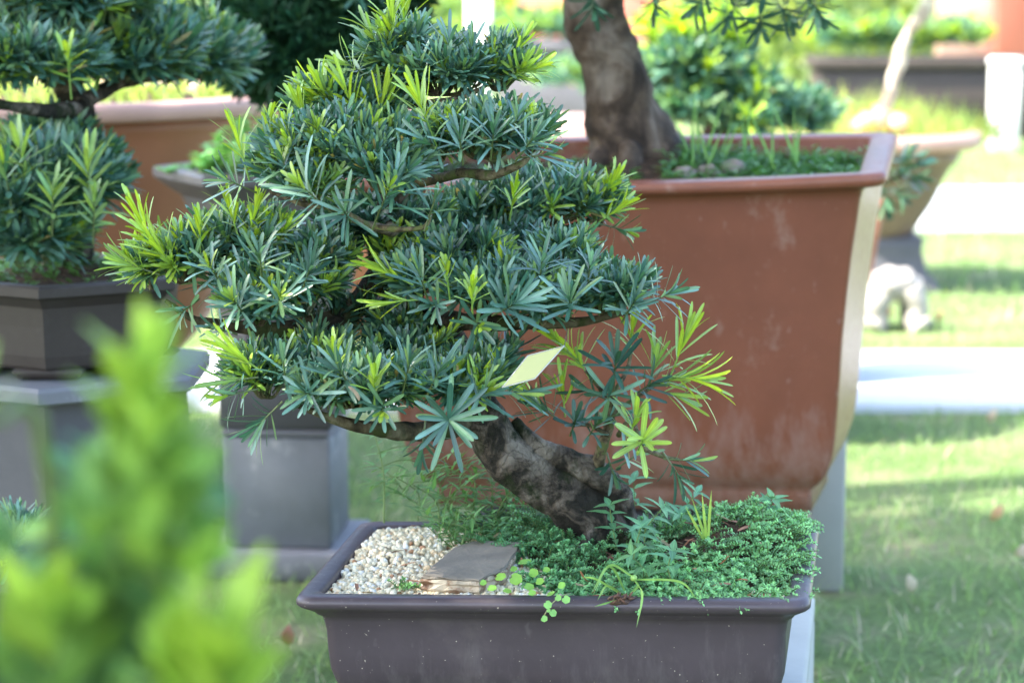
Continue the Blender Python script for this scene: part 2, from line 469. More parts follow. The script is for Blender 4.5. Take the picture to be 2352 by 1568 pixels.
def path(x0, x1, y0, y1, slabs=1):
    p = MB(); w = (x1-x0)/slabs
    for i in range(slabs):
        box(p, x0+i*w, x0+(i+1)*w-.018, y0, y1, -.03, .022, bev=.006)
    p.build('path', M['path'], kind='structure')
path(-9, 9, 5.28, 6.02, 12)
path(-16, 16, 8.9, 10.4, 16)

# grass
def grass(y0, y1, dens, L, W, seed, wide=.5):
    rg = np.random.default_rng(seed); mb = MB()
    area = .23*(y1*y1-y0*y0)+2*wide*(y1-y0); n = int(area*dens)
    y = np.sqrt(rg.uniform(y0*y0, y1*y1, n)); x = rg.uniform(-1, 1, n)*(.23*y+wide)
    ok = ~(((y > 5.27) & (y < 6.03)) | ((y > 8.88) & (y < 10.42))); x, y = x[ok], y[ok]; n = len(x)
    cl = np.array([mnoise.noise(Vector((a*2.2, b*2.2, 3))) for a, b in zip(x, y)])
    keep = rg.random(n) < np.clip(.75+cl*1.2, .2, 1); x, y, cl = x[keep], y[keep], cl[keep]; n = len(x)
    az = rg.uniform(0, 6.28, n); le = np.radians(rg.uniform(8, 62, n))
    D = np.stack([np.cos(az)*np.sin(le), np.sin(az)*np.sin(le), np.cos(le)], 1)
    Nn = np.stack([-np.cos(az), -np.sin(az), 0*az+.5], 1)
    a = np.array([.165, .28, .095]); b_ = np.array([.27, .39, .15]); dr = np.array([.54, .50, .37])
    m = rg.random(n)[:, None]; C = a*(1-m)+b_*m
    dry = rg.random(n) < np.clip(.13-cl*.25, .03, .4); C[dry] = dr*rg.uniform(.6, 1.1, (dry.sum(), 1))
    C *= rg.uniform(.8, 1.2, (n, 1))
    leaves(mb, np.stack([x, y, 0*x-.002], 1), D, Nn, L*rg.uniform(.5, 1.3, n), W*rg.uniform(.7, 1.3, n), C, 'blade', bend=rg.uniform(.1, .6, n), fold=.1)
    return mb
gm = grass(2.9, 6.4, 4200, .038, .0028, 3)
g2 = grass(6.4, 15, 750, .05, .006, 4, 1.0)
gm.add(np.vstack(g2.v), q=np.vstack(g2.q), c=np.vstack(g2.c))
gm.build('grass', M['grass'], local=False, label='short green lawn grass with dry straw patches around the pots', cat='grass', kind='stuff')

# ================================================================== POTS
def pot_frame(o, yaw, rl, pt):
    c, s = math.cos(yaw), math.sin(yaw)
    ex = norm(np.array([c, s, rl])); ey = norm(np.array([-s, c, pt])); ez = np.cross(ex, ey)
    return (np.array(o, float), ex, ey, ez)
def rect_pot(mb, fr, W, D, prof, r0=.02, inner=None, bow=None, skew=None):
    """prof: (inset, height) outline down the outside; inner likewise from the rim inwards"""
    o, ex, ey, ez = fr
    def lp(ins, z):
        p = rrect(W-2*ins, D-2*ins, max(r0-ins*.25, .006), 6)
        # densify long sides
        q = []
        for i in range(len(p)):
            a, b = p[i], p[(i+1) % len(p)]
            n = 12 if np.linalg.norm(a-b) > .1 else 1
            for k in range(n): q.append(a+(b-a)*k/n)
        out = []
        for a, b in q:
            zz = z
            if bow: zz += bow(a+ins, b+ins, z)
            sx = skew(a+ins, b+ins, z) if skew else 0
            out.append(o+ex*(a+ins+sx)+ey*(b+ins)+ez*zz)
        return np.array(out)
    L = [lp(i, z) for i, z in prof[::-1]]+[lp(i, z) for i, z in inner]
    loops(mb, L, True, False)
    # inner bottom
    mb.add(L[-1], t=[[0, k, k+1] for k in range(1, len(L[-1])-1)])

# ---- bonsai pot (front)
BF = pot_frame((-.2138, 2.2821, .3843), -.15201, .03234, .01265); BW, BD = .5, .316
bp = empty('bonsai_pot', tuple(BF[0]+BF[1]*.25+BF[2]*.158-np.array([0, 0, .136])))
tag(bp, 'low rectangular purple brown clay pot in front, holding white gravel and green creeper', 'plant pot')
m_ = MB()
rect_pot(m_, BF, BW, BD,
  [(.0025, -.0), (0, -.004), (0, -.0085), (.003, -.0115), (.008, -.0145), (.0145, -.0185), (.0165, -.0215), (.0205, -.0235), (.0225, -.029), (.0245, -.040), (.0250, -.060), (.0265, -.080), (.031, -.095), (.040, -.108), (.055, -.114), (.06, -.118)],
  .018, inner=[(.006, .0012), (.019, .0005), (.0215, -.002), (.023, -.03)])
part(m_, 'pot_body', M['pot_purple'], bp)
for (u, v) in ((.055, .05), (.375, .05), (.055, .2), (.375, .2)):
    m_ = MB(); box(m_, u, u+.07, v, v+.06, -.137, -.1165, BF, .006, taper=.006); part(m_, 'foot', M['pot_purple'], bp)

def bpt(u, v, h): return BF[0]+BF[1]*u+BF[2]*v+BF[3]*h
def onpot(px, py, h):
    """(u,v) on the pot at height h seen at the pixel"""
    v = at(px, py, 1.0)-np.array([0, 0, CH]); c = np.array([0, 0, CH])
    o = BF[0]+BF[3]*h; t = ((o-c)@BF[3])/(v@BF[3]); p = c+v*t-o
    return p@BF[1], p@BF[2]
def hsoil(u, v):
    h = -.011
    h += .034*math.exp(-((u-.42)/.07)**2-((v-.23)/.08)**2)
    h += .014*math.exp(-((u-.22)/.05)**2-((v-.22)/.07)**2)
    h += .010*math.exp(-((u-.08)/.07)**2-((v-.22)/.08)**2)
    return h
sm = MB(); nu, nv = 60, 40; V = []
for j in range(nv+1):
    for i in range(nu+1):
        u = .022+(BW-.044)*i/nu; v = .022+(BD-.044)*j/nv
        V.append(bpt(u, v, hsoil(u, v)-.003+.002*mnoise.noise(Vector((u*60, v*60, 0)))))
sm.add(V, q=[[j*(nu+1)+i, j*(nu+1)+i+1, (j+1)*(nu+1)+i+1, (j+1)*(nu+1)+i] for j in range(nv) for i in range(nu)])
sm.build('soil', M['soil'], label='dark brown potting soil under the ground cover in the front bonsai pot', cat='soil', kind='stuff')

# plinth under the bonsai pot
def plinth(name, x0, x1, y0, y1, z1, yaw, mat, label, parts, org):
    e = empty(name, (org[0], org[1], 0)); tag(e, label, 'pedestal')
    c, s = math.cos(yaw), math.sin(yaw)
    fr = (np.array([org[0], org[1], 0.]), np.array([c, s, 0]), np.array([-s, c, 0]), np.array([0, 0, 1.]))
    for nm, ins, za, zb, tp in parts:
        m_ = MB(); box(m_, x0+ins, x1-ins, y0+ins, y1-ins, za, zb, fr, .005, taper=tp); part(m_, nm, mat if isinstance(mat, bpy.types.Material) else mat[nm], e)
    return e
zt = BF[0][2]-.137
plinth('stone_pedestal', -.20, .237, -.06, .50, zt, -.15, M['concrete_pale'], 'pale grey concrete pedestal carrying the front bonsai pot',
       [('column', .0, 0.0, zt-.03, 0), ('top_slab', -.0, zt-.029, zt-.002, 0)], (.055, 2.36))

# ---- big red pot
RF = pot_frame((-.24148, 3.33122, .69612), -.19337, .02748, .06713); RW, RD = .75, .402
rp = empty('large_clay_pot', tuple(RF[0]+RF[1]*.375+RF[2]*.2-np.array([0, 0, .46])))
tag(rp, 'tall red brown rectangular clay pot with flared rim behind the bonsai', 'plant pot')
m_ = MB()
def rbow(a, b, z): return -.012*math.sin(math.pi*min(max(a/RW, 0), 1))*max(0, 1-b/.15)*max(0., 1+z/.08)
def rskew(a, b, z):
    k = min(max((-z-.02)/.03, 0), 1)
    if a > RW*.5: return .020*k*max(0, min(1, (b-.05)/(RD-.15)))
    return -.027*k
rect_pot(m_, RF, RW, RD,
  [(.003, 0), (0, -.004), (0, -.011), (.005, -.0165), (.016, -.019), (.028, -.022), (.0335, -.028), (.0365, -.040), (.041, -.07), (.050, -.12), (.058, -.176), (.066, -.24), (.073, -.32), (.079, -.382), (.085, -.415), (.095, -.442), (.108, -.459), (.117, -.467), (.119, -.474), (.119, -.500)],
  .02, inner=[(.008, .0015), (.034, 0), (.038, -.003), (.045, -.08)], bow=rbow, skew=rskew)
part(m_, 'pot_body', M['pot_red'], rp)
def rpt(u, v, h): return RF[0]+RF[1]*u+RF[2]*v+RF[3]*h
def hred(u, v): return -.030+.03*math.exp(-((u-.40)/.11)**2-((v-.2)/.1)**2)
sm = MB(); V = []
for j in range(21):
    for i in range(41):
        u = .042+(RW-.084)*i/40; v = .042+(RD-.084)*j/20
        V.append(rpt(u, v, hred(u, v)+.006*mnoise.noise(Vector((u*30, v*30, 5)))))
sm.add(V, q=[[j*41+i, j*41+i+1, (j+1)*41+i+1, (j+1)*41+i] for j in range(20) for i in range(40)])
sm.build('soil', M['soil'], label='brown soil inside the tall red brown pot', cat='soil', kind='stuff')
zr = RF[0][2]-.492
plinth('stone_pedestal', -.24, .13, -.08, .17, zr, -.19, M['concrete_dark'], 'dark grey stone pedestal under the tall red brown pot',
       [('column', 0, 0.0, zr, 0)], (.2, 3.50))
plinth('stone_pedestal', -.055, 0, 0, .16, .34, -.1, M['concrete_pale'], 'narrow stained grey stone post behind the right foot of the tall red brown pot',
       [('column', 0, 0.0, .34, 0)], (at(1936, 1390, 3.74)[0], 3.74))

# ---- left hexagonal pot + pedestal
def hexpot(name, ctr, R0, H, mat, label, a0, rimw=.02, feet=True, prof=None, soil=None, sides=6):
    e = empty(name, tuple(ctr)); tag(e, label, 'plant pot')
    m_ = MB(); z = H
    pr = prof or [(R0*.80, .012), (R0*.82, .016), (R0*.84, .03), (R0*.86, H*.55), (R0*.88, H-.03), (R0*.95, H-.018), (R0, H-.014), (R0, H-.003), (R0-.003, H), (R0-rimw, H), (R0-rimw-.003, H-.004), (R0-rimw-.006, H-.03)]
    lathe(m_, ctr, pr, 72, sides=sides, a0=a0)
    part(m_, 'pot_body', mat, e, smooth=False)
    if feet:
        for k in range(sides):
            a = a0+2*math.pi*(k)/sides
            x, y = ctr[0]+R0*.72*math.cos(a), ctr[1]+R0*.72*math.sin(a)
            f = MB(); c, s = math.cos(a), math.sin(a)
            fr = (np.array([x, y, ctr[2]]), np.array([-s, c, 0]), np.array([-c, -s, 0]), np.array([0, 0, 1.]))
            box(f, -R0*.25, R0*.25, -.012, .01, 0, .013, fr, .003, taper=.006); part(f, 'foot', mat, e)
    return e
LC = at(150, 655, 3.10); lz = at(150, 884, 2.93)[2]
hexpot('hexagonal_pot', (LC[0], LC[1], lz), .178, .122, M['pot_dark'], 'dark brown hexagonal clay pot at the left on a dark pedestal', -math.pi/2-math.pi/3*0)
s_ = MB(); lathe(s_, (LC[0], LC[1], lz), [(.11, .08), (.130, .108), (.105, .116), (.05, .126), (.001, .130)], 48)
s_.build('soil', M['soil'], label='mossy soil in the dark hexagonal pot', cat='soil', kind='stuff')
e = empty('stone_pedestal', (LC[0], LC[1], 0)); tag(e, 'dark stone pedestal with paler slab top under the dark hexagonal pot at the left', 'pedestal')
m_ = MB(); lathe(m_, (LC[0], LC[1], 0), [(.165, 0), (.165, lz-.025)], 72, sides=6, a0=-math.pi/2); part(m_, 'column', M['concrete_dark'], e, False)
m_ = MB(); lathe(m_, (LC[0], LC[1], 0), [(.19, lz-.0245), (.20, lz-.020), (.20, lz-.006), (.195, lz-.001)], 72, sides=6, a0=-math.pi/2); part(m_, 'top_slab', M['slab'], e, False)

# ---- grey hex pot on column
GC = at(645, 395, 4.0); gz = .375
hexpot('hexagonal_pot', (GC[0], GC[1], gz), .212, GC[2]-gz+.012, M['pot_grey'], 'grey flared hexagonal pot on the square grey pedestal, with bright green seedlings', R(0), .03, False,
       prof=[(.10, 0), (.105, .01), (.12, .1), (.14, .18), (.165, .235), (.205, GC[2]-gz-.012), (.212, GC[2]-gz-.006), (.212, GC[2]-gz+.006), (.209, GC[2]-gz+.010), (.175, GC[2]-gz+.010), (.168, GC[2]-gz-.02)])
s_ = MB(); lathe(s_, (GC[0], GC[1], GC[2]-.01), [(.12, -.05), (.166, -.01), (.1, 0), (.001, .002)], 48, sides=6)
s_.build('soil', M['soil'], label='soil in the grey flared hexagonal pot', cat='soil', kind='stuff')
q0 = at(515, 1270, 3.86)
e = plinth('stone_pedestal', 0, .178, 0, .19, .37, -.09, {'base_slab': M['slab'], 'column': M['concrete'], 'band': M['slab'], 'upper_block': M['concrete_dark']}, 'square bluish grey stone pedestal on a wide base slab, left of the front pot',
       [('base_slab', -.034, 0, .048, 0), ('column', 0, .0485, .232, 0), ('band', -.001, .2325, .245, 0), ('upper_block', -.003, .2455, .372, 0)], (q0[0], 3.85))

# ---- big round pot at left, behind
BC = at(80, 208, 4.6)
e = empty('round_pot', (BC[0], BC[1], .22)); tag(e, 'wide round terracotta pot with pinkish rim, sunlit, behind the left bonsai', 'plant pot')
H = BC[2]-.22
m_ = MB(); lathe(m_, (BC[0], BC[1], .22), [(.24, 0), (.25, .02), (.31, .08), (.36, .16), (.40, .25), (.43, H-.06), (.445, H-.035)], 96); part(m_, 'pot_body', M['pot_terra'], e)
m_ = MB(); lathe(m_, (BC[0], BC[1], .22), [(.42, H-.034), (.485, H-.033), (.493, H-.028), (.494, H-.006), (.489, H), (.455, H), (.448, H-.006), (.44, H-.03), (.43, H-.034)], 96); part(m_, 'rim', M['pot_pink'], e)
s_ = MB(); lathe(s_, (BC[0], BC[1], .22), [(.445, H-.02), (.2, H-.005), (.001, H)], 64); s_.build('soil', M['soil'], label='soil in the wide round terracotta pot', cat='soil', kind='stuff')
big_round = (BC[0], BC[1], .22+H)
m_ = MB(); box(m_, -.22, .22, -.22, .22, 0, .2195, (np.array([BC[0], BC[1], 0]), np.array([1., 0, 0]), np.array([0, 1., 0]), np.array([0, 0, 1.])))
m_.build('stone_pedestal', M['concrete_dark'], label='low dark stone block under the wide round terracotta pot', cat='pedestal')

# ================================================================== MAIN BONSAI
def onp(px, py, d): return at(px, py, d)
bt = empty('bonsai_tree', tuple(onp(1395, 1245, 2.47)))
tag(bt, 'podocarpus bonsai with leaning mossy trunk and layered blue green foliage pads in the front pot', 'bonsai')
tk = MB()
TP = [(1420, 1300, 2.49, 66), (1388, 1225, 2.48, 66), (1318, 1148, 2.47, 72), (1235, 1092, 2.46, 66), (1160, 1040, 2.45, 58), (1105, 955, 2.45, 50), (1070, 850, 2.47, 40), (1010, 760, 2.48, 40), (930, 690, 2.49, 36), (880, 600, 2.49, 34), (880, 500, 2.49, 28), (930, 410, 2.48, 22), (960, 310, 2.47, 17), (955, 225, 2.47, 12), (930, 160, 2.47, 7)]
tube(tk, [onp(a, b, c) for a, b, c, r in TP], [r*2.47/FOC for a, b, c, r in TP], 36, 9, rough=.15, fr=38)
# root flare and ridge
for P, rr in (([(1405, 1190, 2.47), (1440, 1235, 2.46), (1490, 1262, 2.45)], (30, 22, 8)), ([(1370, 1200, 2.46), (1345, 1240, 2.45), (1310, 1262, 2.44)], (30, 20, 8)),
              ([(1180, 965, 2.46), (1240, 1030, 2.45), (1330, 1070, 2.45), (1410, 1120, 2.46), (1450, 1210, 2.48)], (12, 24, 30, 30, 22)),
              ([(1300, 1075, 2.44), (1345, 1062, 2.45), (1400, 1105, 2.46), (1430, 1170, 2.46)], (10, 20, 22, 14))):
    tube(tk, [onp(*p) for p in P], [x*2.45/FOC for x in rr], 20, 7, rough=.28, fr=55)
trunk = part(tk, 'trunk', M['bark'], bt)
def branch(P, rr, mat='bark_mossy', parent=None, name='branch'):
    b = MB(); tube(b, [onp(*p) for p in P], [x*2.45/FOC for x in rr], 12, 5, rough=.3, fr=60)
    return part(b, name, M[mat], parent or bt)
branch([(880, 620, 2.49), (800, 720, 2.46), (680, 755, 2.44), (560, 752, 2.42), (450, 735, 2.40), (380, 690, 2.40)], (30, 26, 22, 16, 10, 5))
branch([(980, 730, 2.48), (1060, 740, 2.44), (1180, 742, 2.42), (1320, 740, 2.42), (1450, 715, 2.42)], (26, 22, 18, 12, 6))
branch([(1085, 960, 2.46), (1020, 985, 2.40), (930, 990, 2.36), (860, 985, 2.34), (760, 960, 2.33), (680, 930, 2.32)], (28, 24, 20, 18, 10, 5))
branch([(930, 420, 2.48), (1000, 412, 2.44), (1060, 398, 2.40), (1130, 402, 2.38), (1190, 380, 2.37), (1230, 350, 2.37)], (15, 12, 11, 11, 8, 4), 'twig')
branch([(880, 540, 2.49), (1000, 560, 2.54), (1150, 560, 2.58), (1260, 540, 2.60), (1360, 500, 2.60)], (18, 14, 12, 9, 5))
branch([(890, 520, 2.48), (900, 530, 2.42), (840, 515, 2.36), (770, 480, 2.33), (700, 470, 2.32), (620, 440, 2.33)], (16, 14, 9, 7, 6, 4), 'twig')
branch([(860, 520, 2.35), (920, 527, 2.325), (975, 520, 2.31), (990, 490, 2.31)], (7, 6, 5, 4), 'twig')
branch([(955, 240, 2.47), (1010, 235, 2.45), (1070, 220, 2.44), (1130, 190, 2.44)], (9, 8, 6, 4), 'twig')

def pad(name, lobes, hero=(), tw=True, flat=.80, hs_=.78):
    mb = MB(); t = MB() if tw else None
    for l in lobes:
        a = dict(l[-1]) if isinstance(l[-1], dict) else {}
        px, py, d, rx, ry, rd, n = l[:7]
        plobe(mb, px, py+ry*.08, d, rx, ry*flat, rd, n, twigs=t, **a)
    for h in hero:
        px, py, d, ax, n, L, kind = h[:7]; k = dict(h[7]) if len(h) > 7 else {}
        if k.get('lo', 0) > 80 and k.get('lo') != 98: k['lo'] = 74
        shoot(mb, at(px, py, d), ax, int(n*1.3), L*hs_, k.pop('W', .0046)*.82, k.pop('stem', .02), kind, yellow=0., **k)
    o = part(mb, name, M['leaf'], bt)
    if t is not None and t.n:
        w = part(t, 'twigs', M['twig'], bt); w.parent = o
        w.location = (0, 0, 0)
    return o
up = (0, -.1, 1)
# top tuft
pad('foliage_pad', [(1010, 175, 2.46, 190, 95, .075, 42, dict(young=.04)), (1150, 170, 2.46, 110, 80, .055, 16, dict(young=.15)), (890, 150, 2.46, 90, 90, .05, 14, dict(young=.08)), (930, 110, 2.45, 60, 60, .03, 7, dict(young=.1))],
 [(905, 85, 2.44, (-.05, -.1, 1), 15, .062, 'lime', dict(W=.0058, lo=52, hi=6, stem=.03)), (925, 60, 2.45, (.2, 0, 1), 10, .055, 'lime', dict(W=.0052, lo=45, hi=6)),
  (870, 110, 2.44, (-.5, -.1, .9), 9, .05, 'young', dict(lo=50)), (1195, 170, 2.43, (.95, -.2, .45), 12, .045, 'lime', dict(lo=50, hi=8)), (1180, 130, 2.44, (.5, 0, .9), 10, .042, 'lime', dict(lo=45, hi=8)),
  (1030, 140, 2.43, (.05, -.3, .9), 14, .05, 'old', {}), (1075, 150, 2.43, (.2, -.3, .9), 14, .045, 'old', {}), (975, 180, 2.42, (-.2, -.4, .8), 15, .045, 'old', {}), (830, 165, 2.43, (-.9, -.2, .5), 12, .045, 'young', {})])
# upper mid-right pad
pad('foliage_pad', [(1115, 320, 2.38, 165, 95, .07, 44, dict(young=.03)), (1010, 330, 2.39, 90, 85, .05, 16, dict(young=.06)), (1220, 330, 2.39, 75, 65, .045, 11, {})],
 [(985, 290, 2.33, (-.35, -.2, .95), 14, .062, 'lime', dict(W=.0052, lo=55, hi=6, stem=.03)), (1130, 340, 2.31, (.1, -.5, .9), 16, .05, 'old', {}), (1060, 350, 2.31, (-.1, -.5, .9), 16, .052, 'old', {}),
  (1200, 350, 2.32, (.5, -.5, .7), 16, .052, 'old', {}), (1215, 360, 2.33, (.9, -.2, .1), 10, .052, 'old', {}), (1175, 310, 2.33, (.3, -.2, .95), 15, .05, 'old', {}), (1010, 345, 2.32, (-.7, -.4, .5), 13, .05, 'old', {})])
# big left upper pad
pad('foliage_pad', [(785, 345, 2.38, 225, 125, .10, 80, dict(young=.05)), (880, 395, 2.34, 130, 100, .07, 30, dict(young=.03)), (655, 400, 2.37, 105, 95, .07, 24, dict(young=.16)), (760, 250, 2.44, 110, 70, .06, 22, dict(young=.28)), (870, 265, 2.44, 90, 60, .05, 16, dict(young=.18)), (720, 440, 2.33, 110, 50, .05, 12, {})],
 [(820, 275, 2.40, (-.35, -.1, 1), 12, .062, 'lime', dict(W=.005, lo=42, hi=6, stem=.03)), (760, 250, 2.41, (-.45, -.1, 1), 11, .058, 'lime', dict(W=.005, lo=42, hi=6)), (710, 290, 2.40, (-.5, 0, 1), 10, .052, 'lime', dict(lo=42, hi=6)), (870, 270, 2.40, (.2, 0, 1), 10, .055, 'lime', dict(lo=42, hi=6)),
  (560, 370, 2.33, (-.25, -.1, 1), 10, .052, 'lime', dict(lo=40, hi=6, stem=.028)), (620, 330, 2.37, (0, 0, 1), 10, .04, 'lime', dict(lo=40, hi=6)), (650, 340, 2.36, (.1, 0, 1), 10, .042, 'lime', dict(lo=40, hi=6)),
  (870, 490, 2.28, (.35, -.35, .85), 18, .066, 'old', dict(W=.0056, stem=.03, lo=95, hi=26, tipnew=True)), (740, 470, 2.27, (-.55, -.5, .6), 18, .066, 'old', dict(W=.0054, stem=.034, lo=85, tipnew=True)),
  (985, 500, 2.29, (.3, -.2, .9), 9, .032, 'old', {}), (800, 500, 2.28, (-.1, -.7, .3), 12, .05, 'old', {}), (560, 430, 2.33, (-.8, -.3, .4), 14, .048, 'old', {}), (900, 440, 2.29, (.2, -.5, .8), 16, .055, 'old', {}), (660, 400, 2.31, (-.2, -.5, .8), 16, .048, 'old', {})])
# right pad behind, darker
pad('foliage_pad', [(1240, 470, 2.60, 200, 105, .10, 70, dict(young=.03)), (1100, 500, 2.58, 110, 80, .06, 22, {}), (1370, 480, 2.58, 80, 85, .05, 18, dict(young=.2))],
 [(1390, 500, 2.55, (.8, -.2, .6), 12, .05, 'lime', dict(lo=45, hi=8)), (1385, 450, 2.56, (.6, -.1, .9), 12, .045, 'lime', dict(lo=45)), (1175, 480, 2.50, (.15, -.3, .9), 10, .04, 'lime', dict(lo=45)), (1400, 520, 2.55, (.95, -.1, -.25), 12, .045, 'old', {})])
# left mid pad
pad('foliage_pad', [(640, 655, 2.42, 205, 95, .10, 70, dict(young=.04)), (430, 600, 2.42, 120, 110, .07, 34, dict(young=.3)), (560, 560, 2.44, 160, 75, .07, 30, dict(young=.28)), (740, 600, 2.44, 110, 80, .07, 24, dict(young=.12)), (590, 715, 2.36, 110, 65, .05, 16, {}), (345, 630, 2.42, 60, 70, .04, 10, dict(young=.5))],
 [(350, 560, 2.38, (-.45, -.1, 1), 13, .06, 'lime', dict(W=.005, lo=48, hi=5, stem=.03)), (390, 600, 2.37, (-.6, -.2, .8), 13, .062, 'lime', dict(W=.005, lo=48, hi=5)), (335, 620, 2.38, (-.95, -.1, .35), 14, .055, 'young', dict(lo=55)),
  (540, 520, 2.40, (-.3, 0, 1), 11, .052, 'lime', dict(lo=42, hi=5)), (575, 530, 2.40, (.25, 0, 1), 11, .052, 'lime', dict(lo=42, hi=5)), (460, 560, 2.38, (0, 0, 1), 10, .042, 'lime', dict(lo=45)),
  (555, 715, 2.31, (-.25, -.6, .55), 18, .052, 'old', dict(tipnew=True, lo=92)), (640, 700, 2.31, (.15, -.7, .5), 18, .05, 'old', dict(lo=95)), (700, 650, 2.33, (.3, -.5, .8), 16, .05, 'old', {}), (600, 620, 2.33, (0, -.5, .8), 16, .05, 'old', {}), (500, 640, 2.33, (-.3, -.5, .7), 15, .045, 'old', dict(tipnew=True)),
  (440, 700, 2.34, (-.3, -.6, -.2), 9, .05, 'old', {}), (520, 760, 2.33, (-.4, -.4, .2), 14, .03, 'old', dict(W=.003))])
# right lower-mid pad
pad('foliage_pad', [(1150, 665, 2.40, 230, 95, .10, 76, dict(young=.04)), (1390, 680, 2.40, 150, 85, .07, 40, dict(young=.03)), (950, 650, 2.42, 110, 95, .06, 22, dict(young=.22)), (1060, 600, 2.44, 160, 60, .06, 22, {}), (1300, 600, 2.44, 120, 50, .06, 18, {}), (1240, 720, 2.36, 90, 50, .04, 10, {})],
 [(920, 640, 2.34, (-.85, -.2, .45), 10, .056, 'lime', dict(W=.0046, lo=42, hi=5)), (940, 690, 2.33, (-.95, -.2, -.05), 8, .055, 'lime', dict(W=.0042, lo=30, hi=5)),
  (1085, 700, 2.29, (0, -.45, .9), 11, .036, 'lime', dict(W=.005, lo=55, hi=12)), (1030, 660, 2.32, (-.1, -.3, .95), 9, .032, 'lime', dict(lo=50)), (975, 665, 2.32, (-.2, -.5, .8), 14, .05, 'old', {}),
  (1150, 715, 2.28, (.5, -.6, .35), 17, .062, 'old', dict(W=.0056, lo=92)), (1090, 735, 2.29, (.2, -.9, -.2), 12, .05, 'old', dict(W=.0052)), (1010, 700, 2.31, (-.3, -.8, .1), 12, .036, 'old', {}),
  (1310, 710, 2.31, (-.05, -.6, .5), 17, .055, 'old', dict(lo=95)), (1440, 720, 2.32, (.3, -.5, .6), 17, .052, 'old', {}), (1500, 690, 2.35, (.85, -.2, .4), 14, .048, 'old', {}), (1350, 650, 2.33, (.1, -.4, .9), 15, .048, 'old', {}), (1240, 640, 2.33, (.1, -.4, .9), 16, .055, 'old', {})])
# lower left pad
pad('foliage_pad', [(820, 892, 2.33, 220, 92, .095, 74, dict(young=.04)), (610, 870, 2.33, 115, 95, .06, 26, dict(young=.12)), (1060, 890, 2.35, 130, 100, .07, 32, {}), (930, 810, 2.42, 140, 60, .06, 20, {}), (740, 830, 2.40, 100, 45, .05, 12, dict(young=.1)), (1130, 850, 2.42, 70, 90, .05, 14, {})],
 [(575, 835, 2.28, (-.75, -.2, .6), 12, .062, 'lime', dict(W=.005, lo=40, hi=5)), (560, 870, 2.28, (-.98, -.1, -.1), 10, .062, 'young', dict(W=.0045, lo=35)), (625, 945, 2.27, (-.6, -.4, -.55), 13, .052, 'old', dict(lo=60)), (560, 900, 2.28, (-.9, -.3, -.15), 13, .052, 'old', {}),
  (775, 850, 2.26, (-.15, -.3, .95), 11, .04, 'lime', dict(W=.005, lo=50, hi=10)), (860, 905, 2.24, (.02, -.35, .95), 10, .038, 'lime', dict(W=.0056, lo=48, hi=10)),
  (655, 870, 2.26, (-.05, -.3, .95), 14, .045, 'old', {}), (800, 880, 2.25, (-.3, -.5, .6), 16, .055, 'old', {}), (930, 880, 2.25, (.2, -.4, .9), 16, .052, 'old', {}), (990, 890, 2.26, (.4, -.3, .9), 15, .058, 'old', {}),
  (1030, 962, 2.23, (.05, -1, .12), 15, .064, 'old', dict(W=.0064, lo=98, hi=55, stem=.012, tipnew=False)), (880, 930, 2.24, (0, -.8, -.15), 12, .042, 'old', dict(W=.005)), (720, 905, 2.25, (-.3, -.8, .2), 14, .045, 'old', {}), (1090, 920, 2.27, (.55, -.5, .5), 16, .055, 'old', dict(W=.0052)),
  (1160, 900, 2.30, (.95, -.3, -.05), 11, .060, 'old', dict(W=.005, lo=45)), (975, 985, 2.30, (-.1, -.4, -.9), 9, .045, 'shade', dict(W=.006)), (1130, 900, 2.33, (.3, -.2, .9), 16, .05, 'old', {}), (1150, 830, 2.42, (.5, 0, .8), 12, .052, 'shade', {})])
# leaves hugging the trunk
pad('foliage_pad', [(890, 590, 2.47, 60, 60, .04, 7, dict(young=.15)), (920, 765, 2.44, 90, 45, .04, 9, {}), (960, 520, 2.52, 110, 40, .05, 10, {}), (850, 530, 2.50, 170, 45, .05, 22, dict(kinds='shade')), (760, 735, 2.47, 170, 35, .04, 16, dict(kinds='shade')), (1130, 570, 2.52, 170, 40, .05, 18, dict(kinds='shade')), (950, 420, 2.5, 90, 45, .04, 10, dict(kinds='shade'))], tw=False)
# low side sprout on the right
sp = MB()
SB = [(1372, 1065, 2.45), (1388, 1010, 2.44), (1402, 960, 2.43), (1405, 900, 2.42), (1410, 865, 2.41)]
tube(sp, [at(*p) for p in SB], [x*2.45/FOC for x in (17, 13, 12, 8, 5)], 10, 5, rough=.2, fr=90)
for P in ([(1402, 960, 2.43), (1450, 920, 2.43), (1510, 880, 2.44), (1550, 850, 2.45)], [(1400, 1000, 2.43), (1350, 975, 2.42), (1310, 975, 2.42), (1270, 960, 2.42)], [(1420, 1000, 2.44), (1450, 960, 2.42), (1465, 1000, 2.38), (1478, 1030, 2.36)],
          [(1478, 1030, 2.36), (1530, 1050, 2.38), (1560, 1055, 2.38)], [(1404, 930, 2.43), (1370, 880, 2.44), (1345, 850, 2.44)], [(1405, 910, 2.42), (1440, 850, 2.44), (1450, 800, 2.45)]):
    tube(sp, [at(*p) for p in P], [.0028, .0024, .002, .0014][:len(P)], 6, 4, rough=.2, fr=90)
spo = part(sp, 'side_shoot', M['twig'], bt)
sl = MB()
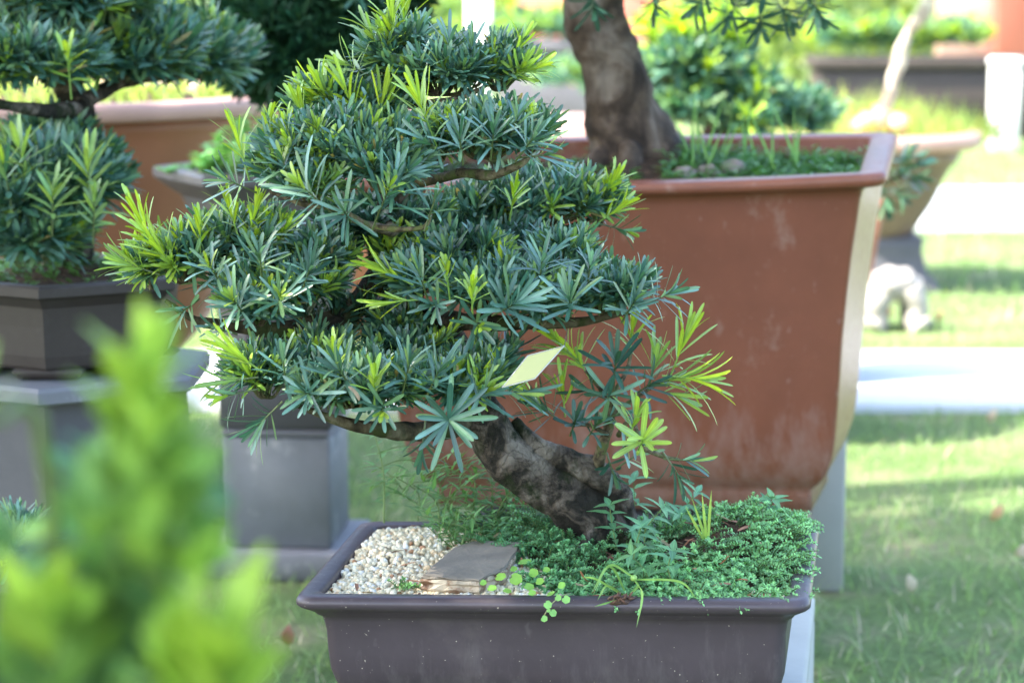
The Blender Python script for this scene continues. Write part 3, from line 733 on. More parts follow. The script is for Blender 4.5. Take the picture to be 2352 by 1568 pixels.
for px, py, d, ax, n, L, kind, k in [
  (1412, 862, 2.40, (.05, -.5, .8), 15, .052, 'shade', dict(W=.0052, lo=98, hi=25)), (1400, 900, 2.39, (-.1, -.9, -.2), 10, .048, 'old', dict(lo=90, hi=50)),
  (1555, 845, 2.42, (.35, -.1, 1), 14, .062, 'lime', dict(W=.0044, lo=60, hi=5, stem=.03)), (1560, 865, 2.41, (1, -.2, -.05), 12, .064, 'lime', dict(W=.004, lo=35, hi=5, stem=.02, bend=.25)), (1520, 880, 2.42, (.9, -.2, .3), 10, .058, 'young', dict(W=.004, lo=40)),
  (1500, 870, 2.43, (.2, -.1, 1), 12, .056, 'young', dict(W=.0046, lo=50)), (1450, 800, 2.45, (.1, 0, 1), 12, .055, 'lime', dict(W=.0044, lo=50)), (1340, 850, 2.44, (-.5, 0, .8), 13, .056, 'lime', dict(W=.0048, lo=65, hi=10)), (1310, 820, 2.46, (-.6, 0, .6), 11, .055, 'lime', dict(W=.004, lo=45)),
  (1470, 900, 2.42, (.5, -.3, .4), 12, .045, 'shade', {}), (1530, 900, 2.43, (.9, -.1, -.25), 10, .05, 'young', dict(lo=45)), (1375, 910, 2.42, (-.4, -.2, .2), 10, .042, 'shade', {}),
  (1265, 955, 2.41, (-.7, -.2, .5), 14, .048, 'shade', dict(W=.005)), (1290, 930, 2.42, (-.1, -.1, 1), 10, .050, 'lime', dict(W=.0042, lo=40)), (1240, 930, 2.43, (-.8, 0, .6), 10, .05, 'lime', dict(W=.0042, lo=45)), (1310, 985, 2.41, (.1, -.4, .4), 11, .034, 'shade', {}), (1350, 1000, 2.42, (.3, -.3, .5), 11, .034, 'old', {}),
  (1475, 1022, 2.34, (.12, -.75, .5), 12, .046, 'lime', dict(W=.0056, lo=95, hi=30)), (1455, 985, 2.36, (.2, -.2, 1), 9, .036, 'lime', dict(W=.005, lo=50)),
  (1560, 1055, 2.37, (.95, -.3, 0), 9, .04, 'old', dict(W=.0042, lo=50)), (1545, 1060, 2.37, (.5, -.4, -.7), 9, .045, 'shade', dict(W=.0045, lo=50)), (1430, 1030, 2.40, (.4, -.3, .4), 10, .036, 'old', {}), (1400, 1060, 2.42, (.1, -.4, -.3), 8, .03, 'shade', {}),
  (1440, 1060, 2.44, (.3, 0, .2), 10, .04, 'young', {}), (1390, 960, 2.42, (.5, -.3, .2), 8, .03, 'old', {})]:
    k = dict(k); shoot(sl, at(1400+(px-1400)*.95, py, d), ax, n, L*.88, k.pop('W', .0046), k.pop('stem', .018), kind, **k)
o = part(sl, 'foliage', M['leaf'], bt); 
# name card
tg = empty('name_tag', tuple(at(1225, 845, 2.24))); tag(tg, 'blank pale yellow card in a clear sleeve hung under the foliage right of the trunk', 'tag')
c4 = [at(1157, 887, 2.235), at(1228, 868, 2.23), at(1292, 797, 2.245), at(1213, 818, 2.25)]
def slab4(c4, th, ins=0.):
    c4 = np.array(c4); cen = c4.mean(0); c4 = cen+(c4-cen)*(1+ins); n = norm(np.cross(c4[1]-c4[0], c4[3]-c4[0]))
    v = np.vstack([c4-n*th/2, c4+n*th/2]); m = MB()
    m.add(v, q=[[0, 3, 2, 1], [4, 5, 6, 7], [0, 1, 5, 4], [1, 2, 6, 5], [2, 3, 7, 6], [3, 0, 4, 7]]); return m
part(slab4(c4, .0006), 'card', M['card'], tg, False)
sv = MB()
cc = np.array(c4); cen = cc.mean(0); pts = [cen+(p-cen)*1.06 for p in cc]
tube(sv, pts+[pts[0]], [.0006]*5, 6, 1); part(sv, 'sleeve_edge', M['clear'], tg)
w_ = MB(); tube(w_, [pts[2], at(1300, 775, 2.41), at(1306, 745, 2.42)], [.0005]*3, 6, 4); part(w_, 'wire', M['wire'], tg)

# ================================================================== IN THE POT
gr = MB()
ico_v = []
def ico():
    t = (1+5**.5)/2
    v = np.array([[-1, t, 0], [1, t, 0], [-1, -t, 0], [1, -t, 0], [0, -1, t], [0, 1, t], [0, -1, -t], [0, 1, -t], [t, 0, -1], [t, 0, 1], [-t, 0, -1], [-t, 0, 1]], float); v = norm(v)
    f = [[0, 11, 5], [0, 5, 1], [0, 1, 7], [0, 7, 10], [0, 10, 11], [1, 5, 9], [5, 11, 4], [11, 10, 2], [10, 7, 6], [7, 1, 8], [3, 9, 4], [3, 4, 2], [3, 2, 6], [3, 6, 8], [3, 8, 9], [4, 9, 5], [2, 4, 11], [6, 2, 10], [8, 6, 7], [9, 8, 1]]
    vs = [tuple(x) for x in v]; cache = {}
    def mid(a, b):
        k = (min(a, b), max(a, b))
        if k not in cache: p = norm((np.array(vs[a])+np.array(vs[b]))/2); vs.append(tuple(p)); cache[k] = len(vs)-1
        return cache[k]
    nf = []
    for a, b, c in f:
        x, y, z = mid(a, b), mid(b, c), mid(c, a); nf += [[a, x, z], [b, y, x], [c, z, y], [x, y, z]]
    return np.array(vs), np.array(nf)
IV, IF = ico()
def pebbles(mb, n, region, size=(.0020, .0040), pal=None):
    k = 0; tries = 0
    while k < n and tries < n*60:
        tries += 1
        u = RNG.uniform(.024, BW-.024); v = RNG.uniform(.023, BD-.024)
        if not region(u, v): continue
        s = RNG.uniform(*size)*(1.25 if RNG.random() < .1 else 1); r = np.array([s, s*RNG.uniform(.7, 1), s*RNG.uniform(.55, .85)])
        A = np.linalg.qr(RNG.normal(0, 1, (3, 3)))[0]
        p = bpt(u, v, hsoil(u, v)+RNG.uniform(-.001, .005))
        vv = (IV*(1+RNG.uniform(-.10, .10, (len(IV), 1))))*r@A.T+p
        x = RNG.random()
        c = (.72, .66, .49) if x < .5 else (.66, .55, .36) if x < .78 else (.58, .44, .27) if x < .86 else (.76, .75, .70) if x < .975 else (.42, .22, .11)
        mb.add(vv, t=IF, c=(*(np.array(c)*RNG.uniform(.85, 1.08)), .3)); k += 1
edge = lambda v: .285-.60*v+.018*math.sin(v*60)
pebbles(gr, 4700, lambda u, v: u < edge(v)+.02)
pebbles(gr, 260, lambda u, v: u > .33 and v < .05)
pebbles(gr, 160, lambda u, v: u > .44 and v < .06)
gr.build('gravel', M['pebble'], label='small cream white pebbles covering the left part of the front pot', cat='gravel', kind='stuff')

# slate
p0 = np.array([bpt(*onpot(x, y, .002), .002) for x, y in ((968, 1340), (1100, 1348), (1160, 1320), (1200, 1262), (1090, 1258), (1040, 1275))])
n6 = len(p0); cen = p0.mean(0)
rk = empty('flat_rock', tuple(cen)); tag(rk, 'flat grey slate rock with a pale cream broken edge lying on the white gravel', 'rock')
for nm, mat, lys in (('broken_edge', 'slate_edge', ((.95, -.012), (1.03, -.004), (1.0, .0), (1.04, .003), (1.0, .005))), ('top_face', 'slate', ((.99, .0051), (1.0, .0066), (.985, .0078), (.96, .0082)))):
    lay = []
    for k, (s_, h) in enumerate(lys):
        ring = []
        for i in range(n6):
            for j in range(8):
                q = p0[i]+(p0[(i+1) % n6]-p0[i])*j/8
                jn = mnoise.noise(Vector(q*110)+Vector((0, 0, k*1.7)))*.0035
                ring.append(cen+(q-cen)*(s_+jn*17)+BF[3]*(h+jn*(.9 if nm == 'broken_edge' else .1)))
        lay.append(np.array(ring))
    sl_ = MB(); loops(sl_, lay); part(sl_, nm, M[mat], rk, smooth=False)

# ground cover
gc = MB(); cnt = 0; stm = 0
def sprig(mb, b, ax, Ls, lf, col):
    n = max(6, int(Ls/.0021)); f = np.linspace(0, 1, n)
    h = norm(np.cross(ax, [.2, .3, .9])); k = np.cross(ax, h)
    bend = np.array([0, 0, -.35])
    P = b[None]+ax[None]*(Ls*f)[:, None]+bend[None]*(Ls*f*f)[:, None]
    az = np.arange(n)*1.5708+np.repeat(RNG.uniform(0, 6), n)+RNG.normal(0, .35, n)
    D = (h[None]*np.cos(az)[:, None]+k[None]*np.sin(az)[:, None])+ax[None]*RNG.uniform(.3, .9, n)[:, None]
    for s in (1, -1):
        DD = D.copy(); 
        if s < 0: DD = -(D-ax[None]*((D@ax)[:, None]))+ax[None]*.5
        nn = np.tile([0, -.2, 1.], (n, 1))+ax[None]*.5
        C = np.array(col)[None]*(.65+.75*f)[:, None]*RNG.uniform(.8, 1.25, (n, 1))
        leaves(mb, P, DD, nn, lf*RNG.uniform(.7, 1.2, n), lf*.62*RNG.uniform(.8, 1.1, n), C, 'oval', bend=.1, fold=.1)
    tube(mb, [b-ax*.004, P[n//2], P[-1]], [.0007, .0006, .0004], 4, 1, c=(.10, .16, .05, .3), cap=False)
_b1 = onpot(1600, 1262, .0); _b2 = onpot(1400, 1268, .0)
bare = lambda u, v: ((u-_b1[0])/.05)**2+((v-_b1[1])/.030)**2 < 1 or ((u-_b2[0])/.045)**2+((v-_b2[1])/.026)**2 < 1
while cnt < 2100:
    u = RNG.uniform(.02, BW-.018); v = RNG.uniform(.02, BD-.012)
    if u < edge(v)+RNG.uniform(-.01, .02): continue
    if bare(u, v) and RNG.random() > .12: continue
    if v < .045 and (u < .31 or u > .455) and RNG.random() < .8: continue
    if mnoise.noise(Vector((u*45, v*45, 8))) < -.22 and RNG.random() < .7: continue
    cnt += 1
    lift = max(0, mnoise.noise(Vector((u*22, v*22, 1))))*.034+.004
    b = bpt(u, v, hsoil(u, v)+RNG.uniform(0, 1)*lift)
    out = norm(BF[1]*(u-.31)*5+BF[2]*(v-.16)*5+np.array([RNG.normal(0, .5), RNG.normal(0, .5)-.35, .8]))
    m3 = np.clip((u-.2)/.2, 0, 1); tone = np.array([.075, .205, .085])*(1-m3)+np.array([.165, .35, .135])*m3
    sprig(gc, b, out, RNG.uniform(.012, .034), RNG.uniform(.0028, .0044), tone*RNG.uniform(.8, 1.2))
# a small tuft near the slate and one drooping over the rim
for px, py, n in ((930, 1358, 10), (1405, 1372, 0), (1470, 1380, 5)):
    u, v = onpot(px, py, -.004)
    for _ in range(n):
        sprig(gc, bpt(u+RNG.normal(0, .008), max(v, .006)+RNG.uniform(0, .01), .0), norm(RNG.normal(0, 1, 3)*[1, .5, .3]+[0, -.3, .5]), .012, .0038, (.10, .24, .07))
gc.build('ground_cover', M['herb'], label='dense mat of tiny leaved green creeper filling the right part of the front pot', cat='ground cover', kind='stuff')

# weeds with opposite leaves
def herb(P, rr=.0009, n=6, Lf=.018, Wf=.006, col=(.085, .22, .085), name='weed', label='', mat='herb', end=True, up_=.3, group=None):
    pts = catmull([np.array(p) for p in P], 8); e = empty(name, tuple(pts[0])); tag(e, label, 'weed', group)
    st = MB(); tube(st, list(pts), list(np.linspace(rr, rr*.5, len(pts))), 6, 1, c=(.16, .24, .08, .3)); part(st, 'stem', M['stem'], e)
    lf = MB(); k = np.linspace(len(pts)*.2, len(pts)-1, n).astype(int)
    for j, i in enumerate(k):
        t = norm(pts[min(i+1, len(pts)-1)]-pts[max(i-1, 0)]); h = norm(np.cross(t, [.1, .9, .3])); q = np.cross(t, h)
        a0 = j*1.5708+RNG.normal(0, .3)
        D = []; m = 2 if i < len(pts)-1 else 4
        for s in range(m):
            a = a0+s*2*math.pi/m; D.append((h*math.cos(a)+q*math.sin(a))+t*up_)
        D = np.array(D); leaves(lf, np.tile(pts[i], (m, 1)), D, np.tile(t+np.array([0, 0, .3]), (m, 1)), Lf*RNG.uniform(.75, 1.15, m), Wf*RNG.uniform(.85, 1.1, m), np.array([jit(col, .18) for _ in range(m)]), 'lance', bend=.2, fold=.12)
    part(lf, 'foliage', M[mat], e); return e
G1 = 'four leaved weed stems in front of the trunk'
for px, py, tx, ty, d, L_, lab in ((1450, 1290, 1473, 1208, 2.35, .022, 'weed rosette with long leaves just right of the trunk base'), (1490, 1260, 1520, 1168, 2.38, .020, 'tall bright weed behind the bare soil patch right of the trunk'),
                        (1420, 1250, 1400, 1160, 2.37, .019, 'weed sprouting against the trunk base on its right side'), (1560, 1330, 1545, 1265, 2.33, .02, 'lower weed in front of the bare soil patch'),
                        (1500, 1320, 1450, 1275, 2.33, .019, 'low weed lying in front of the trunk foot'), (1450, 1200, 1455, 1100, 2.44, .020, 'weed rising beside the leaning trunk under the lime sprout'),
                        (1580, 1200, 1600, 1130, 2.46, .018, 'weed standing up from the back of the creeper mat'), (1760, 1210, 1775, 1145, 2.48, .017, 'small two leaved seedling at the back right rim of the front pot'),
                        (1530, 1220, 1560, 1180, 2.40, .02, 'broad weed between the trunk and the thin grass tuft')):
    b = bpt(*onpot(px, py, .004), .004); uu, vv = onpot(px, py, .004); b = bpt(uu, vv, hsoil(uu, vv)-.002); t_ = at(tx, ty, b[1]-.012)
    herb([b, (b+t_)/2+np.array([RNG.normal(0, .006), 0, .003]), t_], n=6, Lf=L_*1.2, Wf=L_*.42, col=(.14, .32, .15), label=lab, group=None)
# thin tall weeds at the back left
for k, (bx, by, tx, ty, d, lab) in enumerate(((882, 1200, 862, 1000, 2.56, 'tall thin weed at the far left back corner of the front pot'), (1085, 1190, 1040, 1040, 2.55, 'thin weed arching left beside the trunk'), (1130, 1190, 1110, 1050, 2.56, 'upright thin weed close behind the trunk'),
             (1040, 1200, 1000, 1080, 2.56, 'short thin weed left of the trunk'), (1100, 1220, 985, 1130, 2.52, 'low thin weed spreading left over the gravel'), (1010, 1220, 945, 1110, 2.55, 'thin weed at the back rim between gravel and creeper'), (1170, 1190, 1160, 1090, 2.56, 'thin weed directly behind the trunk curve'),
             (1060, 1250, 1020, 1200, 2.45, 'small weed leaning over the slate rock'), (960, 1195, 910, 1095, 2.57, 'slender weed just right of the tallest one at the back rim'), (1130, 1210, 1180, 1120, 2.54, 'bushy thin weed under the leaning trunk'))):
    b = at(bx, by, d); t_ = at(tx, ty, d); mm = (b+t_)/2+np.array([RNG.normal(.008, .006), 0, .006])
    e = herb([b, mm, t_], .0011, n=9, Lf=.025, Wf=.0062, col=(.13, .27, .08), label=lab, up_=.25)
    br = MB()
    for _ in range(3):
        f = RNG.uniform(.3, .8); p = b+(t_-b)*f; q = p+np.array([RNG.choice([-1, 1])*RNG.uniform(.02, .045), RNG.normal(0, .01), RNG.uniform(.0, .03)])
        tube(br, [p, (p+q)/2+np.array([0, 0, .004]), q], [.0006, .0005, .0004], 5, 3, c=(.16, .24, .08, .3))
        D = norm(np.array([q-p]*5)+RNG.normal(0, .02, (5, 3))); leaves(br, [p+(q-p)*x for x in (.4, .6, .8, .95, 1)], D, [[0, 0, 1]]*5, .020, .0055, jit((.13, .27, .08)), 'lance', bend=.2)
    part(br, 'side_stem', M['herb'], e)
# loose bushy weeds (left rear mass)
wm = MB()
for _ in range(75):
    u = RNG.uniform(.11, .25); v = RNG.uniform(.20, .30)
    b = bpt(u, v, hsoil(u, v)); ax = norm([RNG.normal(-.2, .5), RNG.normal(0, .3), 1])
    Ls = RNG.uniform(.015, .045)*(1 if u > .11 else .6); n = 7
    f = np.linspace(.2, 1, n); P = b[None]+ax[None]*(Ls*f)[:, None]
    az = RNG.uniform(0, 6.28, n); D = np.stack([np.cos(az), np.sin(az), 0*az+.3], 1)
    leaves(wm, P, D, np.tile([0, 0, 1.], (n, 1)), RNG.uniform(.009, .017, n), .0042, jit((.13, .28, .09), .25), 'lance', bend=.2)
    tube(wm, [b, P[-1]], [.0007, .0004], 4, 1, c=(.12, .2, .06, .3), cap=False)
wm.build('undergrowth', M['herb'], label='feathery mass of thin weeds along the back rim left of the trunk', cat='weeds', kind='stuff')

# round leaved creeper
rc = MB()
def rleaf(mb, p, n_, r, col):
    p = np.array(p); n_ = norm(n_); h = norm(np.cross(n_, [.3, .8, .1])); k = np.cross(n_, h); m = 18
    V = [p]; 
    for i in range(m):
        a = 2*math.pi*i/m; rr = r*(1+.07*math.cos(6*a))*(1 if i else .6)
        V.append(p+(h*math.cos(a)+k*math.sin(a))*rr+n_*r*.12)
    mb.add(V, t=[[0, 1+i, 1+(i+1) % m] for i in range(m)], c=(*col, .3))
for px, py, r in ((1205, 1300, 16), (1150, 1335, 13), (1185, 1340, 15), (1130, 1360, 11), (1165, 1368, 10), (1215, 1355, 12), (1240, 1345, 10), (1222, 1372, 9), (1265, 1372, 10), (1180, 1315, 9), (1225, 1325, 12), (1290, 1355, 9), (1110, 1345, 8), (1255, 1318, 9)):
    u, v = onpot(px, py, .006); rleaf(rc, bpt(u, v, .009+RNG.uniform(0, .003)), (RNG.normal(0, .25), RNG.normal(-.5, .2), 1), r*1.05*2.3/FOC, jit((.24, .47, .09), .12))
rc.build('creeper', M['herb'], label='round leaved bright green creeper between the slate rock and the pot rim', cat='creeper', kind='stuff')
hc = empty('hanging_creeper', tuple(at(1300, 1366, 2.25))); tag(hc, 'trailing creeper stem with small round leaves hanging over the front rim', 'creeper')
q = MB(); tube(q, [at(1310, 1362, 2.26), at(1290, 1368, 2.235), at(1268, 1385, 2.226), at(1250, 1412, 2.226)], [.0006]*4, 5, 5, c=(.3, .3, .15, .3)); part(q, 'stem', M['stem'], hc)
for px, py, r in ((1258, 1388, 10), (1270, 1407, 9), (1250, 1420, 8), (1300, 1376, 10), (1282, 1372, 8), (1260, 1401, 5)):
    q = MB(); rleaf(q, at(px, py, 2.220), (RNG.normal(0, .3), -1, .45), r*1.0*2.22/FOC, jit((.24, .5, .13), .1)); part(q, 'leaf', M['herb'], hc)

# grass tuft, arching sedge
def tuft(name, label, blades, col, w=.002):
    e = empty(name, tuple(at(*blades[0][0]))); tag(e, label, 'grass tuft'); mb = MB()
    for bl in blades:
        P = catmull([at(*p) for p in bl], 8); n = len(P); T = norm(np.gradient(P, axis=0)); S = norm(np.cross(T, [0.2, 1, .25]))
        ws = w*np.sin(np.linspace(.5, math.pi-.02, n)); V = np.stack([P-S*ws[:, None]/2, P+S*ws[:, None]/2], 1).reshape(-1, 3)
        mb.add(V, q=[[2*i, 2*i+1, 2*i+3, 2*i+2] for i in range(n-1)], c=(*jit(col, .12), .3))
    part(mb, 'blades', M['herb'], e); return e
tuft('grass_tuft', 'thin upright yellow green grass tuft right of the trunk', [[(1622, 1250, 2.38), (1610, 1205, 2.38), (1588, 1140, 2.38)], [(1624, 1250, 2.38), (1618, 1190, 2.37), (1612, 1130, 2.37)], [(1626, 1250, 2.38), (1630, 1180, 2.38), (1634, 1125, 2.38)], [(1620, 1248, 2.38), (1595, 1200, 2.38), (1575, 1165, 2.38)]], (.28, .42, .10), .003)
sedge = tuft('sedge', 'arching pale green sedge drooping over the front rim of the pot', [[(1435, 1368, 2.260), (1395, 1345, 2.230), (1372, 1378, 2.220)], [(1440, 1365, 2.260), (1400, 1300, 2.230), (1358, 1362, 2.220)], [(1435, 1370, 2.260), (1370, 1330, 2.230), (1335, 1325, 2.240)], [(1455, 1330, 2.230), (1475, 1365, 2.200), (1462, 1440, 2.190)],
   [(1455, 1325, 2.230), (1400, 1298, 2.230), (1362, 1365, 2.220)], [(1455, 1330, 2.230), (1560, 1335, 2.210), (1600, 1375, 2.210)], [(1440, 1365, 2.260), (1400, 1382, 2.220), (1365, 1392, 2.210)], [(1442, 1368, 2.260), (1465, 1345, 2.240), (1455, 1328, 2.230)]], (.20, .38, .12), .0026)
q = MB(); blob(q, at(1456, 1327, 2.227), (.003, .003, .003), 8, 6, .4, 6, (.3, .5, .12, .3)); part(q, 'seed_head', M['stem'], sedge)
lt_ = MB()
for _ in range(260):
    u = RNG.uniform(.05, BW-.03); v = RNG.uniform(.025, BD-.04)
    if not (bare(u, v) or RNG.random() < .28): continue
    a = RNG.uniform(0, 6.28); hh = .004 if bare(u, v) else RNG.uniform(.006, .016)
    leaves(lt_, [bpt(u, v, hsoil(u, v)+hh)], [BF[1]*math.cos(a)+BF[2]*math.sin(a)+BF[3]*RNG.normal(0, .2)], [BF[3]+RNG.normal(0, .3, 3)], RNG.uniform(.010, .026), RNG.uniform(.0022, .0042), jit((.30, .14, .075) if RNG.random() < .7 else (.42, .32, .17), .3), 'podo', bend=RNG.normal(.1, .3), fold=.3)
lt_.build('leaf_litter', M['dry'], label='brown dry needle litter scattered over soil and creeper in the front pot', cat='litter', kind='stuff')
# dirt clump and fallen dead leaves in the pot
q = MB()
for i in range(26):
    c0 = at(1425, 1376, 2.235)+np.array([RNG.normal(0, .0055), RNG.normal(0, .003), RNG.normal(.001, .0022)])
    D = norm(RNG.normal(0, 1, 3)); tube(q, [c0-D*.004, c0+RNG.normal(0, .001, 3), c0+D*.004], [.0005, .0013, .0005], 5, 2, c=(*jit((.13, .07, .05), .4), .3))
blob(q, at(1425, 1380, 2.238), (.010, .006, .004), 12, 8, .5, 5, (.09, .05, .035, .3)); q.build('dirt_clump', M['dry'], label='clump of dark brown fibrous dirt on the front rim of the pot', cat='dirt')
def dead(px, py, d, L, W, ax, col, label, group=None, mat='dry', cat='dead leaf', z=None):
    q = MB(); p = at(px, py, d)
    if z is not None: p[2] = z
    leaves(q, [p], [ax], [[.2, -.4, 1]], L, W, col, 'podo', bend=.3, fold=.3)
    o = q.build('dead_leaf', M[mat], label=label, cat=cat, group=group)
    sm_ = o.modifiers.new('thick', 'SOLIDIFY'); sm_.thickness = .0003; return o
dead(800, 888, 2.225, .016, .0055, (.9, -.2, -.7), (.5, .33, .2), 'curled tan dead leaf caught in the lower left foliage pad')
dead(905, 945, 2.23, .013, .0045, (.6, -.2, .5), (.42, .36, .2), 'yellowish dead leaf stuck at the lower edge of the lower left pad')
for (u, v, a, lab) in ((.296, .075, .3, 'brown dead leaf on soil at the foot of the trunk'), (.32, .085, .9, 'curled rusty leaf on bare soil right of the trunk foot'), (.255, .03, -.4, 'brown dead leaf by the front rim left of the dirt clump'), (.285, .028, .2, 'narrow dead leaf next to the round leaved creeper'), (.452, .03, 1.2, 'red brown dead leaf on pale pebbles at the right front corner')):
    q = MB(); leaves(q, [bpt(u, v, hsoil(u, v)+.006)], [BF[1]*math.cos(a)+BF[2]*math.sin(a)+np.array([0, 0, .15])], [[.1, -.5, 1]], .022, .005, jit((.30, .12, .06), .2), 'podo', bend=.2, fold=.35)
    o = q.build('dead_leaf', M['dry'], label=lab, cat='dead leaf'); o.modifiers.new('thick', 'SOLIDIFY').thickness = .0003

# ================================================================== TREE IN THE RED POT
rt = empty('bonsai_tree', tuple(rpt(.40, .2, -.01))); tag(rt, 'larger bonsai with thick brown trunk growing from the tall red brown pot', 'bonsai')
t_ = MB(); TP = [(1475, 460, 3.50, 160), (1468, 395, 3.50, 140), (1452, 335, 3.50, 112), (1432, 265, 3.50, 89), (1420, 190, 3.49, 77), (1388, 100, 3.48, 72), (1365, 20, 3.47, 68), (1375, -80, 3.47, 62), (1400, -200, 3.5, 48), (1380, -330, 3.5, 30)]
tube(t_, [at(a, b, c) for a, b, c, r in TP], [r*3.5/FOC for *_, r in TP], 28, 7, rough=.20, fr=16)
for P, rr in (([(1400, 340, 3.42), (1350, 390, 3.38), (1325, 430, 3.36)], (30, 26, 14)), ([(1500, 340, 3.43), (1560, 380, 3.40), (1620, 420, 3.38)], (34, 34, 18)), ([(1450, 330, 3.40), (1440, 390, 3.36), (1430, 430, 3.34)], (32, 28, 16))):
    tube(t_, [at(p[0], p[1]+14, p[2]+.04) for p in P], [x*3.5/FOC for x in rr], 14, 6, rough=.2, fr=40)
part(t_, 'trunk', M['bark_brown'], rt)
for P, rr in (([(1400, -60, 3.47), (1200, -90, 3.5), (900, -60, 3.55), (700, 0, 3.55)], (34, 26, 20, 12)), ([(1400, -70, 3.47), (1600, -120, 3.45), (1800, -80, 3.4)], (30, 24, 12))):
    b_ = MB(); tube(b_, [at(*p) for p in P], [x*3.5/FOC for x in rr], 10, 5, rough=.2, fr=30); part(b_, 'branch', M['bark_brown'], rt)
def podpad(parent, lobes, mat='leaf', L=.05, W=.0068, prof='podo_lo'):
    mb = MB()
    for l in lobes:
        a = dict(l[7]) if len(l) > 7 else {}
        a.setdefault('L', L); a.setdefault('W', W); a.setdefault('prof', prof)
        plobe(mb, *l[:7], **a)
    return part(mb, 'foliage_pad', M[mat], parent)
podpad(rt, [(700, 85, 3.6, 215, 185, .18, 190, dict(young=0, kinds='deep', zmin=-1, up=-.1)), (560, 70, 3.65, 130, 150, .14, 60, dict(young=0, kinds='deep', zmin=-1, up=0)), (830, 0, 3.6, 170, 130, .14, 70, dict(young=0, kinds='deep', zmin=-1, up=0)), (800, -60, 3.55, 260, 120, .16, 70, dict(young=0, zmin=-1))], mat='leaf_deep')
podpad(rt, [(1790, -75, 3.35, 150, 85, .12, 40, dict(young=0, zmin=-.6, up=0, kinds='shade')), (1560, -80, 3.5, 160, 60, .12, 26, dict(young=0, zmin=-.6))])
podpad(rt, [(1150, -170, 3.5, 300, 90, .22, 60, dict(young=0)), (1450, -260, 3.5, 300, 110, .25, 60, dict(young=.05))])
hs = MB()
for px, py, d, ax in ((1745, 35, 3.2, (.1, -.6, -.75)), (1790, 10, 3.22, (.5, -.3, -.8)), (1690, 10, 3.22, (-.4, -.3, -.8)), (1850, -5, 3.2, (.5, -.3, -.9)), (1360, -12, 3.2, (.1, -.4, -.8)), (1620, -10, 3.25, (-.6, -.3, -.7)), (1500, -10, 3.3, (.1, -.2, -1)), (1870, 0, 3.15, (.2, -.2, -.95))):
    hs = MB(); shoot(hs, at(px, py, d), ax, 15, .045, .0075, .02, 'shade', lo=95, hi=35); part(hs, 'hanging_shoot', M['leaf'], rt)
# weeds in the red pot
wm = MB()
for _ in range(480):
    u = RNG.uniform(.44, .70) if RNG.random() < .85 else RNG.uniform(.06, .4); v = RNG.uniform(.06, .34)
    b = rpt(u, v, hred(u, v)-.002); ax = norm([RNG.normal(0, .5), RNG.normal(0, .4), 1]); Ls = RNG.uniform(.006, .028)
    n = 7; f = np.linspace(.2, 1, n); P = b[None]+ax[None]*(Ls*f)[:, None]
    az = RNG.uniform(0, 6.28, n); D = np.stack([np.cos(az), np.sin(az), 0*az+.4], 1)
    leaves(wm, P, D, np.tile([0, 0, 1.], (n, 1)), RNG.uniform(.010, .022, n), .006, jit((.09, .24, .05), .3), 'oval', bend=.2)
for k in range(20):
    u = RNG.uniform(.44, .66); v = RNG.uniform(.08, .3); b = rpt(u, v, hred(u, v)); a = RNG.uniform(0, 6.28)
    leaves(wm, [b], [[math.cos(a)*.4, math.sin(a)*.2, 1]], [[0, -1, .2]], RNG.uniform(.05, .12), .004, jit((.16, .33, .08), .2), 'lance', bend=.35)
wm.build('weeds', M['herb'], label='green weeds and grass growing on the soil of the tall red brown pot', cat='weeds', kind='stuff')
q = MB()
for i, (u, v) in enumerate(((.50, .12), (.53, .16), (.47, .10))):
    blob(q, rpt(u, v, hred(u, v)+.006), (.02, .016, .014), 10, 7, .3, 3, (.25, .2, .17, .3), seed=i)
for k, (px, py) in enumerate(((1760, 352), (1820, 345), (1705, 360))): pass
q.build('stones', M['pebble'], label='brownish stones on the soil right of the thick brown trunk', cat='stones', kind='stuff')

# ================================================================== LEFT BONSAI
lt = empty('bonsai_tree', (LC[0], LC[1], lz+.12)); tag(lt, 'left bonsai with dense dark green pads above the dark hexagonal pot', 'bonsai')
t_ = MB(); TP = [(150, 640, 3.12, 70), (165, 560, 3.12, 56), (180, 440, 3.12, 44), (185, 320, 3.12, 36), (180, 250, 3.12, 34), (120, 120, 3.12, 30), (60, -20, 3.12, 24), (60, -180, 3.12, 15)]
tube(t_, [at(a, b, c) for a, b, c, r in TP], [r*3.1/FOC for *_, r in TP], 20, 6, rough=.25, fr=25); part(t_, 'trunk', M['bark'], lt)
for P in ([(180, 255, 3.1), (100, 255, 3.0), (0, 240, 2.95), (-120, 220, 2.9)], [(180, 240, 3.1), (280, 190, 3.2), (400, 170, 3.25), (500, 150, 3.3)], [(175, 500, 3.1), (100, 540, 3.0), (0, 560, 2.95)]):
    b_ = MB(); tube(b_, [at(*p) for p in P], [x*3.1/FOC for x in (20, 16, 12, 7)[:len(P)]], 10, 5, rough=.3, fr=40); part(b_, 'branch', M['bark'], lt)
podpad(lt, [(60, 165, 3.05, 220, 150, .14, 110, dict(young=.03)), (290, 150, 3.2, 230, 140, .15, 120, dict(young=.05)), (460, 160, 3.3, 150, 120, .12, 70, dict(young=.03)), (120, 20, 3.1, 300, 120, .16, 90, dict(young=.05))], L=.052, W=.0062)
podpad(lt, [(60, 480, 3.0, 180, 180, .13, 95, dict(young=.05)), (165, 450, 3.05, 150, 160, .12, 80, dict(young=.03)), (60, 570, 2.97, 170, 80, .08, 36, dict(young=.02)), (110, 370, 3.1, 120, 60, .1, 30, dict(young=.05))], L=.055, W=.0068)
hs = MB()
